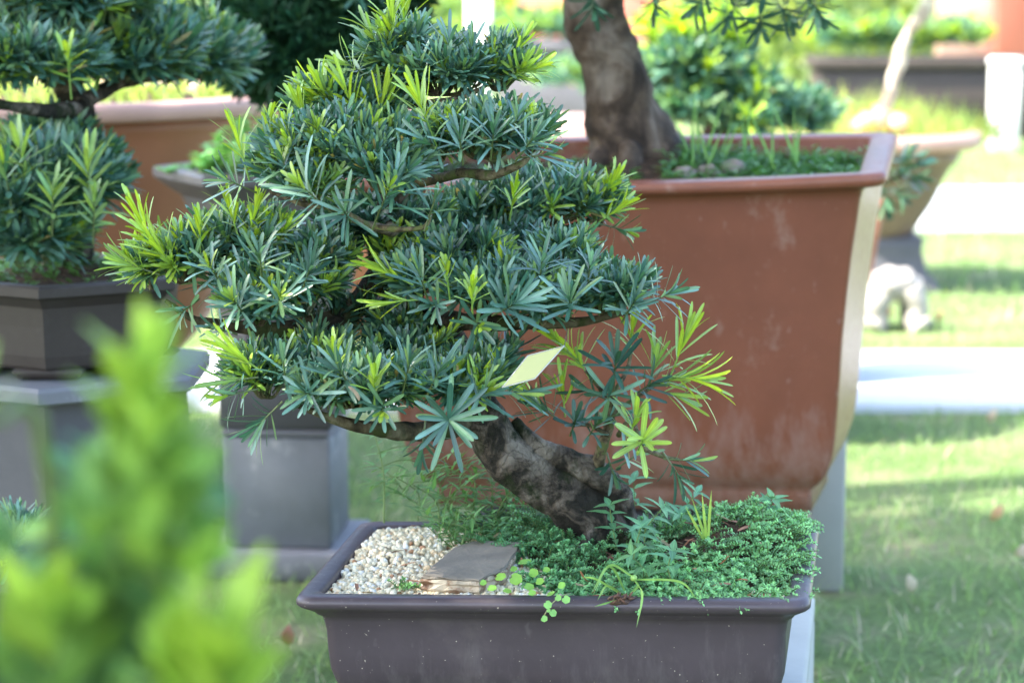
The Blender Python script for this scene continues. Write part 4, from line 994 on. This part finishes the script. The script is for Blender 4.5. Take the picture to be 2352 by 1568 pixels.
for px, py, d, ax, n, L, k in ((205, 440, 2.90, (0, -.2, 1), 16, .062, 'young'), (215, 520, 2.88, (.1, -.3, 1), 13, .04, 'young'), (160, 185, 2.95, (0, -.3, .9), 10, .04, 'lime'), (20, 440, 2.88, (-.1, -.2, 1), 14, .065, 'old'), (60, 400, 2.9, (-.2, -.2, 1), 14, .055, 'young'), (120, 500, 2.88, (.1, -.3, 1), 14, .055, 'young')):
    hs = MB(); shoot(hs, at(px, py, d), ax, n, L, .007, .035, k, 'podo_lo'); part(hs, 'young_shoot', M['leaf'], lt)
wm = MB()
for _ in range(260):
    a = RNG.uniform(0, 6.28); r = .128*math.sqrt(RNG.random()); b = np.array([LC[0]+r*math.cos(a), LC[1]+r*math.sin(a), lz+.126-.25*r*r/.15])
    ax = norm([RNG.normal(0, .5), RNG.normal(0, .4), 1]); n = 6; f = np.linspace(.1, 1, n); P = b[None]+ax[None]*(RNG.uniform(.006, .03)*f)[:, None]; az = RNG.uniform(0, 6.28, n)
    leaves(wm, P, np.stack([np.cos(az), np.sin(az), 0*az+.5], 1), np.tile([0, 0, 1.], (n, 1)), RNG.uniform(.006, .016, n), .005, jit((.10, .24, .05), .3), 'oval', bend=.2)
wm.build('moss', M['herb'], label='green moss and tiny weeds on the soil of the dark hexagonal pot', cat='moss', kind='stuff')

q = MB()
for _ in range(900):
    a = RNG.uniform(0, 6.28); rr = .40*math.sqrt(RNG.random()); h = RNG.uniform(.015, .05)
    leaves(q, [[big_round[0]+rr*math.cos(a), big_round[1]+rr*math.sin(a), big_round[2]-.015]], [[RNG.normal(0, .4), RNG.normal(0, .4), 1]], [[0, -1, .1]], h, .006, jit((.26, .36, .07), .3), 'lance', bend=.3)
q.build('pot_grass', M['grass'], label='short yellow green grass on top of the wide round terracotta pot', cat='grass', kind='stuff')
# small bonsai lower left corner
sb = at(30, 1300, 2.55)
e = empty('small_bonsai', (sb[0], sb[1], sb[2]-.03)); tag(e, 'small podocarpus plant low at the left edge, half hidden by the blurred foreground shrub', 'bonsai')
mb = MB(); plobe(mb, 30, 1285, 2.55, 90, 70, .07, 34, young=.05, L=.045); part(mb, 'foliage', M['leaf'], e)
mb = MB(); tube(mb, [sb+np.array([0, 0, -.06]), sb+np.array([.004, 0, -.02]), sb+np.array([0, 0, .01])], [.012, .009, .006], 10, 4, rough=.2); part(mb, 'trunk', M['bark'], e)
e = empty('small_pot', (sb[0], sb[1], 0)); tag(e, 'tall dark clay pot at the lower left corner holding the small podocarpus plant', 'plant pot')
mb = MB(); lathe(mb, (sb[0]-.03, sb[1], 0), [(.07, 0), (.08, .02), (.095, .1), (.105, sb[2]-.09), (.115, sb[2]-.075), (.115, sb[2]-.06), (.10, sb[2]-.06), (.095, sb[2]-.07), (.001, sb[2]-.068)], 40); part(mb, 'pot_body', M['pot_dark'], e)

# ================================================================== FOREGROUND SHRUB
fs = at(150, 1700, .86); e = empty('shrub', (fs[0], .88, 0)); tag(e, 'out of focus bright lime green leafy shrub close in the lower left foreground', 'shrub')
st = MB(); lf = MB()
tips = [(280, 800, .97, 1, 1.3), (255, 860, .97, 1, 1.1), (310, 880, .97, 1, 1.1), (370, 930, .98, 1, 1.2), (300, 960, .96, .85, 1.2), (270, 1060, .95, .7, 1.1), (350, 1050, .96, .7, 1.1), (230, 1130, .96, .5, 1), (330, 1170, .94, .75, 1.1), (410, 1120, .97, .55, 1), (180, 1060, .98, .35, 1),
        (395, 1220, .95, .8, 1), (240, 1230, .97, .35, 1.1), (300, 1290, .97, .25, 1), (20, 1130, 1.02, .2, .8), (-30, 800, .98, 1, 1.0), 
        (110, 1360, .95, 1, 1.3), (60, 1330, .96, .95, 1.1), (170, 1400, .96, .8, 1.1), (220, 1340, .97, .6, 1), (140, 1480, .95, .5, 1.2), (260, 1500, .97, .2, 1.2), (60, 1520, .98, .3, 1), (340, 1480, .98, .25, 1), (460, 1520, .93, 1, 1.5), (420, 1490, .93, 1, 1.3), (470, 1500, .92, 1, 1.7), (430, 1560, .92, 1, 1.5), (400, 1570, .95, .6, 1.2), (300, 1600, .96, .3, 1.2), (200, 1590, .96, .3, 1.2), (30, 1430, .98, .5, 1),
        (420, 1010, .98, .6, .8), (180, 1250, .99, .25, 1.1), (350, 1390, 1.0, .15, 1), (470, 1130, 1.0, .3, .6)]
root = np.array([fs[0], .88, 0.0])
for px, py, d, lime, sc in tips:
    d *= .86; px += 30 if px > 150 else 0; p = at(px, py+165, d); hub = at(240+(px-240)*.45, py+260+(1568-py)*.1, .88)
    tube(st, [np.array([root[0]+(hub[0]-root[0])*.5, .88, hub[2]*.55]), hub, p], [.004, .003, .0015], 6, 4, c=(.14, .2, .05, .3))
    n = 8
    i = np.arange(n); f = i/(n-1); ax = norm([RNG.normal(0, .2), RNG.normal(0, .2), 1]); h = norm(np.cross(ax, [.1, 1, 0])); k = np.cross(ax, h)
    ang = np.radians(58-46*f+RNG.normal(0, 7, n)); az = i*2.4+RNG.uniform(0, 6)
    D = ax[None]*np.cos(ang)[:, None]+(h[None]*np.cos(az)[:, None]+k[None]*np.sin(az)[:, None])*np.sin(ang)[:, None]
    C = np.array([jit(np.array((.28, .43, .075))*min(1, lime*(.8+.4*x))+np.array((.07, .20, .12))*max(0, 1-lime), .10) for x in f])
    leaves(lf, p[None]+ax[None]*(.012*f)[:, None]*sc, D, ax[None]+0*D, .024*sc*RNG.uniform(.8, 1.15, n), .0125*sc, C, 'oval', bend=.15, fold=.1)
# darker inner leaves
for _ in range(140):
    px = RNG.normal(290, 110); py = RNG.uniform(1010, 1700)
    if px > 470 or px < -120: continue
    if py < 1300 and not 140 < px < 430: continue
    if 260 < px < 420 and 1310 < py < 1420: continue
    if px < 120 and py < 1340: continue
    p = at(px, py, RNG.uniform(.84, .95)); D = norm([RNG.normal(), RNG.normal(), RNG.uniform(-.1, 1)])
    leaves(lf, [p], [D], [[0, -.5, 1]], RNG.uniform(.018, .028), .013, jit((.09, .25, .12) if RNG.random() < .5 else (.24, .46, .08), .25), 'oval', bend=.15)
tube(st, [root, root+[0, 0, .25], root+[.01, 0, .5]], [.012, .009, .006], 8, 4, c=(.1, .08, .05, .3))
part(st, 'stems', M['stem'], e); part(lf, 'foliage', M['herb'], e)

# ================================================================== BACKGROUND THINGS
# seedlings in grey hex pot
e = empty('seedlings', tuple(at(560, 400, 4.0))); tag(e, 'bright green leafy seedlings in the grey flared hexagonal pot', 'plant')
mb = MB(); st = MB()
for _ in range(90):
    px = RNG.normal(570, 65); py0 = 400; h = RNG.uniform(40, 150)*math.exp(-((px-600)/120)**2)
    b = at(px, py0, 3.92+RNG.normal(0, .05)); t = b+np.array([RNG.normal(0, .012), 0, h*4/FOC]); tube(st, [b, t], [.001, .0008], 4, 1, c=(.15, .3, .06, .3))
    az = RNG.uniform(0, 6.28, 9); f = np.linspace(.3, 1, 9)
    leaves(mb, b[None]+(t-b)[None]*f[:, None], np.stack([np.cos(az), np.sin(az), 0*az+.5], 1), np.tile([0, 0, 1.], (9, 1)), RNG.uniform(.014, .028, 9), .013, jit((.18, .38, .11), .25), 'oval')
part(mb, 'leaves', M['herb'], e); part(st, 'stems', M['stem'], e)

def bush(name, label, lobes, cat='bush', trunk=None, mat='leaf_far', L=.05, W=.009, extra=None):
    c = at(*lobes[0][:3]); e = empty(name, (c[0], c[1], 0)); tag(e, label, cat)
    mb = MB()
    for l in lobes:
        a = dict(l[7]) if len(l) > 7 else {}
        a.setdefault('L', L); a.setdefault('W', W); a.setdefault('prof', 'podo_lo'); a.setdefault('nl', (9, 13))
        plobe(mb, *l[:7], **a)
    if extra: extra(mb)
    part(mb, 'foliage', M[mat], e)
    if trunk:
        t = MB(); tube(t, [np.array(p) for p in trunk[0]], trunk[1], 8, 4, rough=.2, fr=15); part(t, 'trunk', M['bark_brown'], e)
    return e
# blue-green bush behind the red pot
c = at(1640, 200, 5.0)
bush('bonsai_tree', 'bushy blue green bonsai behind the right side of the tall red brown pot', [(1590, 170, 5.0, 150, 120, .2, 95, dict(young=.10)), (1700, 230, 5.0, 120, 90, .16, 60, dict(young=.05)), (1800, 270, 5.1, 130, 55, .15, 50, dict(young=.05)), (1560, 90, 5.0, 100, 60, .15, 34, dict(young=.8)), (1660, 90, 5.0, 80, 50, .12, 20, dict(young=.8)), (1510, 260, 5.0, 60, 50, .12, 16), (1590, 262, 4.95, 110, 50, .14, 44), (1700, 290, 4.95, 110, 45, .14, 40), (1860, 285, 5.1, 80, 40, .12, 26)], 'bonsai',
     ([[c[0], 5.05, .55], [c[0]+.02, 5.05, .68], [c[0]-.02, 5.05, .8]], [.04, .035, .02]), L=.055, W=.010)
e = empty('round_pot', (c[0], 5.05, .2)); tag(e, 'brown pot hidden behind the tall red brown pot, holding the bushy blue green bonsai', 'plant pot')
mb = MB(); lathe(mb, (c[0], 5.05, .2), [(.16, 0), (.2, .06), (.24, .2), (.26, .33), (.28, .345), (.28, .37), (.25, .37), (.001, .35)], 48); part(mb, 'pot_body', M['pot_tan'], e)
mb = MB(); box(mb, c[0]-.15, c[0]+.15, 4.9, 5.2, 0, .1995); mb.build('stone_pedestal', M['concrete'], label='grey block under the pot of the bushy blue green bonsai', cat='pedestal')
# sprig sticking out right of the red pot
q = MB()
for px, py, ax in ((2040, 400, (1, -.2, .3)), (2060, 380, (.7, -.2, .7)), (2050, 430, (.6, -.2, -.5)), (2075, 410, (1, -.2, 0)), (2030, 440, (.2, -.3, -.9)), (2020, 380, (.1, -.3, .9)), (2080, 390, (.9, -.3, .4))):
    shoot(q, at(px, py, 4.2), ax, 13, .05, .008, .02, 'shade' if px % 20 else 'old', 'podo_lo')
e = empty('branch_sprig', tuple(at(2030, 410, 4.2))); tag(e, 'dark green leafy branch end poking out right of the tall red brown pot', 'branch')
part(q, 'leaves', M['leaf'], e)
q = MB(); tube(q, [at(2070, 405, 4.2), at(1990, 425, 4.25), at(1880, 440, 4.3), at(1850, 700, 4.3), at(1850, 1000, 4.3)], [.004, .006, .008, .012, .016], 8, 4); part(q, 'stem', M['twig'], e)

# tan round pot right with pedestal, grass and leaning trunk
TC = at(2010, 300, 7.4); th = TC[2]
e = empty('round_pot', (TC[0], 7.4, .16)); tag(e, 'tan round bowl shaped pot with sunlit pinkish rim standing on the lawn at the right', 'plant pot')
mb = MB(); lathe(mb, (TC[0], 7.4, .16), [(.12, 0), (.13, .02), (.18, .10), (.225, .2), (.25, th-.16-.09), (.265, th-.16-.05)], 64); part(mb, 'pot_body', M['pot_tan'], e)
mb = MB(); lathe(mb, (TC[0], 7.4, .16), [(.24, th-.209), (.31, th-.208), (.325, th-.195), (.325, th-.17), (.32, th-.16), (.28, th-.16), (.26, th-.17), (.001, th-.17)], 64); part(mb, 'rim', M['pot_pink'], e)
mb = MB(); f4 = (np.array([TC[0]+.03, 7.4, 0]), np.array([1., 0, 0]), np.array([0, 1., 0]), np.array([0, 0, 1.]))
L4 = []
for w, z in ((.17, 0), (.165, .01), (.13, .06), (.115, .12), (.12, .1595)):
    L4.append(np.array([[TC[0]+.02+a-w, 7.4+b-w, z] for a, b in rrect(2*w, 2*w, .01, 3)]))
loops(mb, L4); mb.build('stone_pedestal', M['concrete_dark'], label='flared bluish grey stone foot under the tan round bowl pot', cat='pedestal')
q = MB()
for _ in range(900):
    a = RNG.uniform(0, 6.28); r = .3*math.sqrt(RNG.random()); b = np.array([TC[0]-.07+1.5*r*math.cos(a), 7.4+r*.8*math.sin(a), th+.0]); h = RNG.uniform(.04, .15)*math.exp(-(r/.3)**2)
    leaves(q, [b-[0, 0, .03]], [[RNG.normal(0, .5), RNG.normal(0, .3), 1]], [[0, -1, .1]], h+.05, .006, jit((.22, .30, .07), .3), 'lance', bend=.4)
q.build('pot_grass', M['grass'], label='yellow green grass overflowing the tan round bowl pot', cat='grass', kind='stuff')
e = empty('leaning_tree', tuple(at(2035, 280, 7.3))); tag(e, 'thin pale trunk leaning right out of the tan round bowl pot', 'tree')
q = MB(); tube(q, [at(2020, 310, 7.3), at(2040, 230, 7.3), at(2062, 150, 7.3), at(2085, 80, 7.3), at(2125, 20, 7.3), at(2150, -60, 7.3)], [.022, .020, .020, .017, .022, .015], 10, 5, rough=.35, fr=14); part(q, 'trunk', M['bark_pale'], e)
q = MB(); plobe(q, 2120, -95, 7.3, 170, 50, .25, 45, L=.08, W=.014, prof='podo_lo', nl=(8, 11), young=.5, zmin=-1); part(q, 'crown', M['leaf_far'], e)
for i, (px, py, r, cc) in enumerate(((2020, 275, .035, (.62, .32, .2)), (2060, 282, .028, (.7, .5, .36)), (1985, 285, .03, (.66, .38, .22)))):
    q = MB(); blob(q, at(px, py, 7.25), (r*1.2, r, r), 12, 8, .3, 2, (*cc, .3), seed=i+3)
    q.build('rock', M['pebble'], label=('largest orange brown rock at the foot of the thin pale leaning trunk', 'paler tan rock right of the thin leaning trunk foot', 'orange rock left of the thin leaning trunk foot')[i], cat='rock')
# orange pot sliver
c = at(1960, 470, 5.6)
e = empty('square_pot', (c[0], 5.6, .25)); tag(e, 'sunlit orange terracotta pot showing as a thin strip beside the tall red brown pot', 'plant pot')
mb = MB(); box(mb, c[0]-.18, c[0]+.060, 5.5, 5.75, .25, at(0, 440, 5.6)[2], None, .01, taper=.025); part(mb, 'pot_body', M['pot_terra'], e)
mb = MB(); box(mb, c[0]-.14, c[0]+.01, 5.52, 5.73, 0, .2495); mb.build('stone_pedestal', M['concrete_pale'], label='block carrying the orange terracotta pot behind the tall red brown pot', cat='pedestal')

# white stone ornament
sc_ = at(2058, 758, 6.47); e = empty('stone_stool', (sc_[0], 6.47, 0)); tag(e, 'squat white stone stool with stubby bent legs standing on the lawn at the right', 'garden stool')
mb = MB(); blob(mb, (sc_[0]-.005, 6.5, .125), (.078, .065, .046), 24, 14, .12, 2.2)
part(mb, 'seat', M['white_stone'], e)
for dx, dy in ((-.045, -.03), (.045, -.03), (-.04, .05), (.045, .05)):
    mb = MB(); x = sc_[0]; tube(mb, [(x+dx*.7, 6.5+dy, .12), (x+dx*1.2, 6.5+dy, .07), (x+dx*1.15, 6.5+dy-.005, .03), (x+dx*1.5, 6.5+dy-.02, .008)], [.036, .034, .030, .036], 14, 5, rough=.25, fr=20); part(mb, 'leg', M['white_stone'], e)

# white posts
for k, (px, pt, pb, d, hw, lab) in enumerate(((2304, 138, 322, 12.6, 30, 'white square garden post at the right edge in front of the long brown planter'), (1100, -30, 120, 13.5, 28, 'white garden post seen above the bonsai apex'))):
    b = at(px, pb, d); t = at(px, pt, d); w = hw*d/FOC; z0 = 0
    e = empty('garden_post', (b[0], d, 0)); tag(e, lab, 'post', 'white garden posts')
    mb = MB(); box(mb, b[0]-w, b[0]+w, d-w, d+w, 0, t[2]-.03, None, .01); part(mb, 'shaft', M['white_paint'], e)
    mb = MB(); box(mb, b[0]-w*1.15, b[0]+w*1.15, d-w*1.15, d+w*1.15, t[2]-.0295, t[2]+.01, None, .01); part(mb, 'cap', M['white_paint'], e)
# long planters
def planter(px0, px1, yt, d, dep, mat, lab, plants):
    a = at(px0, yt, d); b = at(px1, yt, d); e = empty('long_planter', ((a[0]+b[0])/2, d, 0)); tag(e, lab, 'planter')
    H = a[2]; mb = MB()
    box(mb, a[0]+.03, b[0]-.03, d+.03, d+dep-.03, 0, H-.06, None, .01, taper=.02); part(mb, 'body', mat, e)
    mb = MB(); box(mb, a[0], b[0], d, d+dep, H-.0595, H, None, .01); part(mb, 'rim', mat, e)
    return H
planter(1870, 2480, 135, 13.4, .5, M['pot_dark'], 'long dark brown planter box in the right background with green hedge in it', None)
planter(1130, 1480, 95, 12.0, .5, M['pot_grey'], 'greyish brown planter in the background left of the thick brown trunk', None)
bush('hedge', 'clipped bright green hedge in the long dark brown planter', [(x, 92, 13.6, 80, 48, .25, 40, dict(young=.22)) for x in (1920, 2020, 2120, 2210)], 'hedge', L=.10, W=.02)
bush('bush', 'green bush in the greyish planter above the bonsai apex', [(x, 75, 12.2, 80, 55, .25, 30, dict(young=.25)) for x in (1200, 1290)], 'bush', L=.09, W=.02)
# low bush under the planters, middle
bush('bush', 'low green bush between the bonsai apex and the thick brown trunk', [(1290, 185, 9.5, 90, 45, .2, 34, dict(young=.1)), (1370, 215, 9.5, 50, 40, .2, 16)], 'bush', L=.07, W=.013)
c = at(1300, 275, 8.0)
e = empty('round_pot', (c[0], 8.0, .1)); tag(e, 'sunlit pale pink round pot seen between the bonsai and the thick brown trunk', 'plant pot')
mb = MB(); lathe(mb, (c[0], 8.0, .1), [(.12, 0), (.2, .15), (.24, c[2]-.18), (.3, c[2]-.17), (.3, c[2]-.1), (.26, c[2]-.1), (.001, c[2]-.11)], 48); part(mb, 'pot_body', M['pot_pink'], e)
# tan leaning stump behind left
e = empty('leaning_tree', tuple(at(715, 220, 6.5))); tag(e, 'tan tapering trunk leaning right, sunlit, behind the left of the bonsai apex', 'tree')
q = MB(); tube(q, [at(690, 260, 6.5), at(710, 190, 6.5), at(735, 120, 6.5), at(755, 70, 6.5), at(770, 0, 6.5), at(790, -100, 6.5)], [.058, .048, .040, .032, .028, .025], 12, 5, rough=.2, fr=10); part(q, 'trunk', M['bark_pale'], e)
q = MB(); plobe(q, 800, -90, 6.5, 200, 50, .3, 50, L=.07, W=.013, prof='podo_lo', nl=(8, 11), zmin=-1); part(q, 'crown', M['leaf_far'], e)
c = at(700, 275, 6.5); e = empty('round_pot', (c[0], 6.5, 0)); tag(e, 'orange terracotta pot behind the bonsai holding the tan leaning trunk', 'plant pot')
mb = MB(); lathe(mb, (c[0], 6.5, 0), [(.22, 0), (.3, .3), (.34, c[2]-.03), (.37, c[2]-.03), (.37, c[2]+.02), (.33, c[2]+.02), (.001, c[2])], 48); part(mb, 'pot_body', M['pot_terra'], e)
bush('bush', 'yellow green bush behind the wide round pot at the left', [(560, 190, 7.5, 100, 45, .2, 40, dict(young=.7)), (300, 190, 7.5, 140, 45, .2, 40, dict(young=.8)), (690, 250, 7.0, 60, 50, .15, 26, dict(young=.8)), (60, 190, 7.5, 120, 45, .2, 30, dict(young=.8))], 'bush', L=.06, W=.011)

# red building pieces far behind
e = empty('red_pavilion', (at(2330, 0, 17)[0], 17, 0)); tag(e, 'red painted pavilion column and low wall in the far right background', 'building')
a = at(2290, 0, 17); mb = MB(); box(mb, a[0], a[0]+.28, 17, 17.3, 0, 3.2, None, .01); part(mb, 'column', M['red_wall'], e)
mb = MB(); box(mb, a[0]+.281, a[0]+2.5, 17.1, 17.3, 0, 2.8, None, .01); part(mb, 'wall', M['red_wall'], e)
mb = MB(); box(mb, a[0]-.38, a[0]-.001, 17.1, 17.25, 0, 1.15, None, .01); part(mb, 'low_wall', M['pot_pink'], e)
mb = MB(); box(mb, a[0]-.4, a[0]+2.8, 16.6, 17.8, 3.21, 3.4, None, .02); part(mb, 'roof', M['pot_dark'], e)
a = at(1190, 0, 16); e = empty('red_planter_wall', (a[0], 16, 0)); tag(e, 'low orange red wall in the far background above the greyish planter', 'wall')
mb = MB(); box(mb, a[0], a[0]+1.0, 16, 16.3, 0, at(0, 50, 16)[2]+.35, None, .02, ); part(mb, 'wall_face', M['red_wall'], e)
mb = MB(); box(mb, a[0]-.03, a[0]+1.03, 15.97, 16.33, at(0, 50, 16)[2]+.351, at(0, 50, 16)[2]+.42, None, .02); part(mb, 'coping', M['pot_pink'], e)

# garden trees and shrubs far behind
def leafcloud(mb, c, r, n, L, W, cols, zmin=-1):
    d = norm(RNG.normal(0, 1, (n*2, 3))); d = d[d[:, 2] > zmin][:n]; n = len(d)
    k = RNG.uniform(.35, 1, (n, 1))**.5; cl = 1+.25*np.array([mnoise.noise(Vector(x*2.5+np.array(c))) for x in d])[:, None]
    P = np.array(c)+d*np.array(r)*k*cl
    D = norm(d+RNG.normal(0, .8, (n, 3))); C = np.array(cols)[RNG.integers(0, len(cols), n)]*RNG.uniform(.7, 1.3, (n, 1))
    leaves(mb, P, D, d+np.array([0, 0, .8]), L*RNG.uniform(.6, 1.3, n), W*RNG.uniform(.7, 1.2, n), C, 'oval', bend=.15)
gcols = [[.10, .20, .04], [.16, .28, .05], [.06, .14, .04]]; ycols = [[.24, .31, .07], [.17, .26, .06], [.09, .17, .05]]; dcols = [[.04, .10, .03], [.06, .13, .04], [.10, .18, .05]]
def gtree(x, y, h, r, cols, label, n=1500, L=.14, name='garden_tree', trunkr=.09, cz=None):
    e = empty(name, (x, y, 0)); tag(e, label, 'tree', 'trees behind the garden')
    t = MB(); tube(t, [(x, y, 0), (x+.1, y, h*.35), (x-.05, y, h*.7), (x, y, h*.9)], [trunkr, trunkr*.8, trunkr*.6, trunkr*.3], 8, 4, rough=.15, fr=4); 
    for a in range(4): tube(t, [(x, y, h*.4), (x+r*.5*math.cos(a*1.6), y+r*.5*math.sin(a*1.6), h*.65)], [trunkr*.5, trunkr*.2], 6, 1)
    part(t, 'trunk', M['bark_brown'], e)
    mb = MB()
    for _ in range(7):
        a = RNG.uniform(0, 6.28); q = r*.55*RNG.random()
        leafcloud(mb, (x+q*math.cos(a), y+q*math.sin(a), h*RNG.uniform(.55, .95)), (r*.6, r*.6, r*.45), n//7, L, L*.5, cols)
    part(mb, 'crown', M['leaf_far'], e)
def shrub(x, y, h, r, cols, label, n=900, L=.10):
    e = empty('garden_shrub', (x, y, 0)); tag(e, label, 'shrub', 'shrubs along the back of the garden')
    mb = MB()
    for _ in range(4):
        leafcloud(mb, (x+RNG.normal(0, r*.35), y+RNG.normal(0, .2), h*RNG.uniform(.45, .7)), (r*.7, r*.5, h*.5), n//4, L, L*.45, cols)
    part(mb, 'foliage', M['leaf_far'], e)
    t = MB(); tube(t, [(x, y, 0), (x, y, h*.5)], [.03, .02], 6, 1); part(t, 'stem', M['bark_brown'], e)
places = ['leftmost yellow green shrub at the back of the garden', 'dark shrub behind the wide round pot', 'shrub glimpsed behind the tan leaning trunk', 'shrub in the far gap above the bonsai apex', 'sunny shrub behind the thick brown trunk',
          'yellow shrub above the bushy blue green bonsai', 'green shrub at the back left of the long planter', 'large shrub behind the hedge planter', 'shrub right of the leaning pale trunk top', 'far right shrub beside the red pavilion']
for i, (x, y, h, r, cols) in enumerate(((-3.6, 16, 1.4, 1.0, ycols), (-2.4, 15, 1.3, .9, dcols), (-1.2, 15, 1.3, .7, ycols), (-.3, 18, 1.3, .8, gcols), (.75, 17, 1.2, .6, ycols), (1.3, 16, 1.2, .8, ycols), (2.1, 18, 1.4, .8, dcols), (3.0, 18.6, 1.1, .6, ycols), (4.0, 19.5, 1.2, .6, gcols), (5.2, 20, 1.5, .9, ycols))):
    shrub(x, y, h, r, cols, places[i])
tl = ['tall green tree far behind the left bonsai', 'dark tree far behind the wide round pot', 'yellow green tree far behind the bonsai apex', 'tree far behind the thick brown trunk', 'bright tree far behind the hedge planter', 'tall tree beyond the red pavilion', 'broad dark tree at the far left', 'broad tree at the far right']
for i, (x, y, h, r, cols) in enumerate(((-4.5, 24, 5, 2.6, gcols), (-2.2, 26, 5, 2.5, dcols), (-.2, 28, 5.5, 2.6, ycols), (2.0, 26, 5, 2.5, gcols), (4.2, 27, 5, 2.6, ycols), (7, 25, 5.5, 2.8, gcols), (-8, 24, 6, 3.2, dcols), (11, 26, 6, 3.3, gcols))):
    gtree(x, y, h, r, cols, tl[i], 2200, .26)
# continuous far hedge that closes the view at ground level
q = MB()
for x in np.arange(-14, 16, 1.1):
    leafcloud(q, (x, 31+RNG.normal(0, .5), .8), (1.0, .6, 1.1), 420, .22, .1, gcols if RNG.random() < .5 else ycols)
q.build('far_shrubbery', M['leaf_far'], label='distant sunlit shrubbery closing the far end of the lawn', cat='shrubbery', kind='stuff')

# fallen leaves on the lawn
LG = 'fallen leaves on the lawn'
for px, py, lab, c in ((2276, 1222, 'tan fallen leaf standing up on the lawn at the right', (.62, .36, .18)), (2330, 1310, 'pale fallen leaf on the lawn near the right edge', (.62, .5, .36)), (2268, 985, 'pinkish dry leaf on the lawn in front of the white path', (.6, .45, .32)),
                  (1850, 800, 'x', None), (2150, 745, 'brown fallen leaf on the grass beside the white stool', (.5, .25, .14)), (2095, 1400, 'light dry leaf on the lawn right of the front pot', (.55, .48, .34)), (660, 1530, 'reddish dry leaf on the lawn left of the front pot', (.5, .22, .14)), (2040, 735, 'rusty leaf at the foot of the white stool', (.55, .26, .16))):
    if c is None: continue
    d = 1.0/((py+98)/FOC); p = at(px, py, d); q = MB()
    leaves(q, [[p[0], p[1], .010]], [norm([RNG.normal(0, .4), -.3, 1.0 if '1222' in str(py) else .6])], [[.1, -1, .3]], .033, .019, c, 'oval', bend=.25, fold=.2)
    o = q.build('fallen_leaf', M['dry'], label=lab, cat='leaf', group=LG); o.modifiers.new('thick', 'SOLIDIFY').thickness = .0005

# ================================================================== SHADE TREE (above and left of the camera; unseen, added and its crown shaped to cast the open shade)
SUN_EL, SUN_AZ = 52, -112         # degrees; azimuth from +Y towards +X (sun stands left, a little to the camera's side)
sd = np.array([math.sin(R(SUN_AZ))*math.cos(R(SUN_EL)), math.cos(R(SUN_AZ))*math.cos(R(SUN_EL)), math.sin(R(SUN_EL))])
e = empty('shade_tree', (-4.6, 2.6, 0)); tag(e, 'large unseen garden tree added to shade the pots from the left', 'tree')
t = MB(); tube(t, [(-4.6, 2.6, 0), (-4.5, 2.7, 1.6), (-4.2, 2.8, 3.0), (-3.6, 3.0, 4.4)], [.28, .2, .17, .1], 14, 5, rough=.15, fr=4)
for a, b in ((-2.0, 1.0), (-1.6, 3.4), (-3.6, 5.0), (-5.6, 3.2), (-3.2, .6)): tube(t, [(-4.2, 2.8, 3.0), ((-4.2+a)/2, (2.8+b)/2, 4.2), (a, b, 4.8)], [.12, .08, .03], 8, 4)
part(t, 'trunk', M['bark_brown'], e)
mb = MB()
for x in np.arange(-5.4, .4, .95):
    for y in np.arange(-2.6, 5.2, .95):
        z = 4.6
        # shadow spot on z=.5 plane
        k = (z-.5)/sd[2]; gx, gy = x-sd[0]*k, y-sd[1]*k
        if gy > (3.7 if gx < -.7 else 4.1 if gx < .3 else 4.0)+.2*math.sin(gx*3) or gx < -2.6 or gx > 2.8: continue
        if gx < -.45 and gy > 3.5: continue
        leafcloud(mb, (x+RNG.normal(0, .15), y+RNG.normal(0, .1), z+RNG.normal(0, .35)), (.75, .75, .55), 640, .17, .085, gcols)
part(mb, 'crown', M['leaf_far'], e)

# ================================================================== LIGHT, SKY, CAMERA
w = bpy.data.worlds.new('World'); scene.world = w; w.use_nodes = True
nt = w.node_tree; nt.nodes.clear()
sky = nt.nodes.new('ShaderNodeTexSky'); sky.sky_type = 'NISHITA'; sky.sun_disc = False
sky.sun_elevation = R(SUN_EL); sky.sun_rotation = R(SUN_AZ); sky.air_density = 1.0; sky.dust_density = 2.5; sky.ozone_density = 1.0
bg = nt.nodes.new('ShaderNodeBackground'); bg.inputs[1].default_value = .15
ou = nt.nodes.new('ShaderNodeOutputWorld'); nt.links.new(sky.outputs[0], bg.inputs[0]); nt.links.new(bg.outputs[0], ou.inputs[0])
sl = bpy.data.lights.new('sun', 'SUN'); sl.energy = 3.2; sl.angle = R(.55); sl.color = (1, .93, .82)
so = bpy.data.objects.new('sun', sl); COL.objects.link(so)
so.rotation_euler = Vector(-sd).to_track_quat('-Z', 'Y').to_euler()

cam = bpy.data.cameras.new('camera'); co = bpy.data.objects.new('camera', cam); COL.objects.link(co)
cam.sensor_width = 36; cam.lens = 36*FOC/2352; cam.clip_end = 300; cam.clip_start = .05
co.location = (0, 0, CH); co.rotation_euler = (R(90)-PITCH, 0, 0)
cam.dof.use_dof = True; cam.dof.focus_distance = 2.36; cam.dof.aperture_fstop = 5.8; cam.dof.aperture_blades = 0
scene.camera = co
vs = scene.view_settings; vs.view_transform = 'Standard'; vs.look = 'None'; vs.exposure = 2.68; vs.gamma = 1
scene.render.engine = 'CYCLES'
scene.cycles.max_bounces = 8; scene.cycles.diffuse_bounces = 4; scene.cycles.transmission_bounces = 4
scene.render.resolution_x = 1024; scene.render.resolution_y = 682
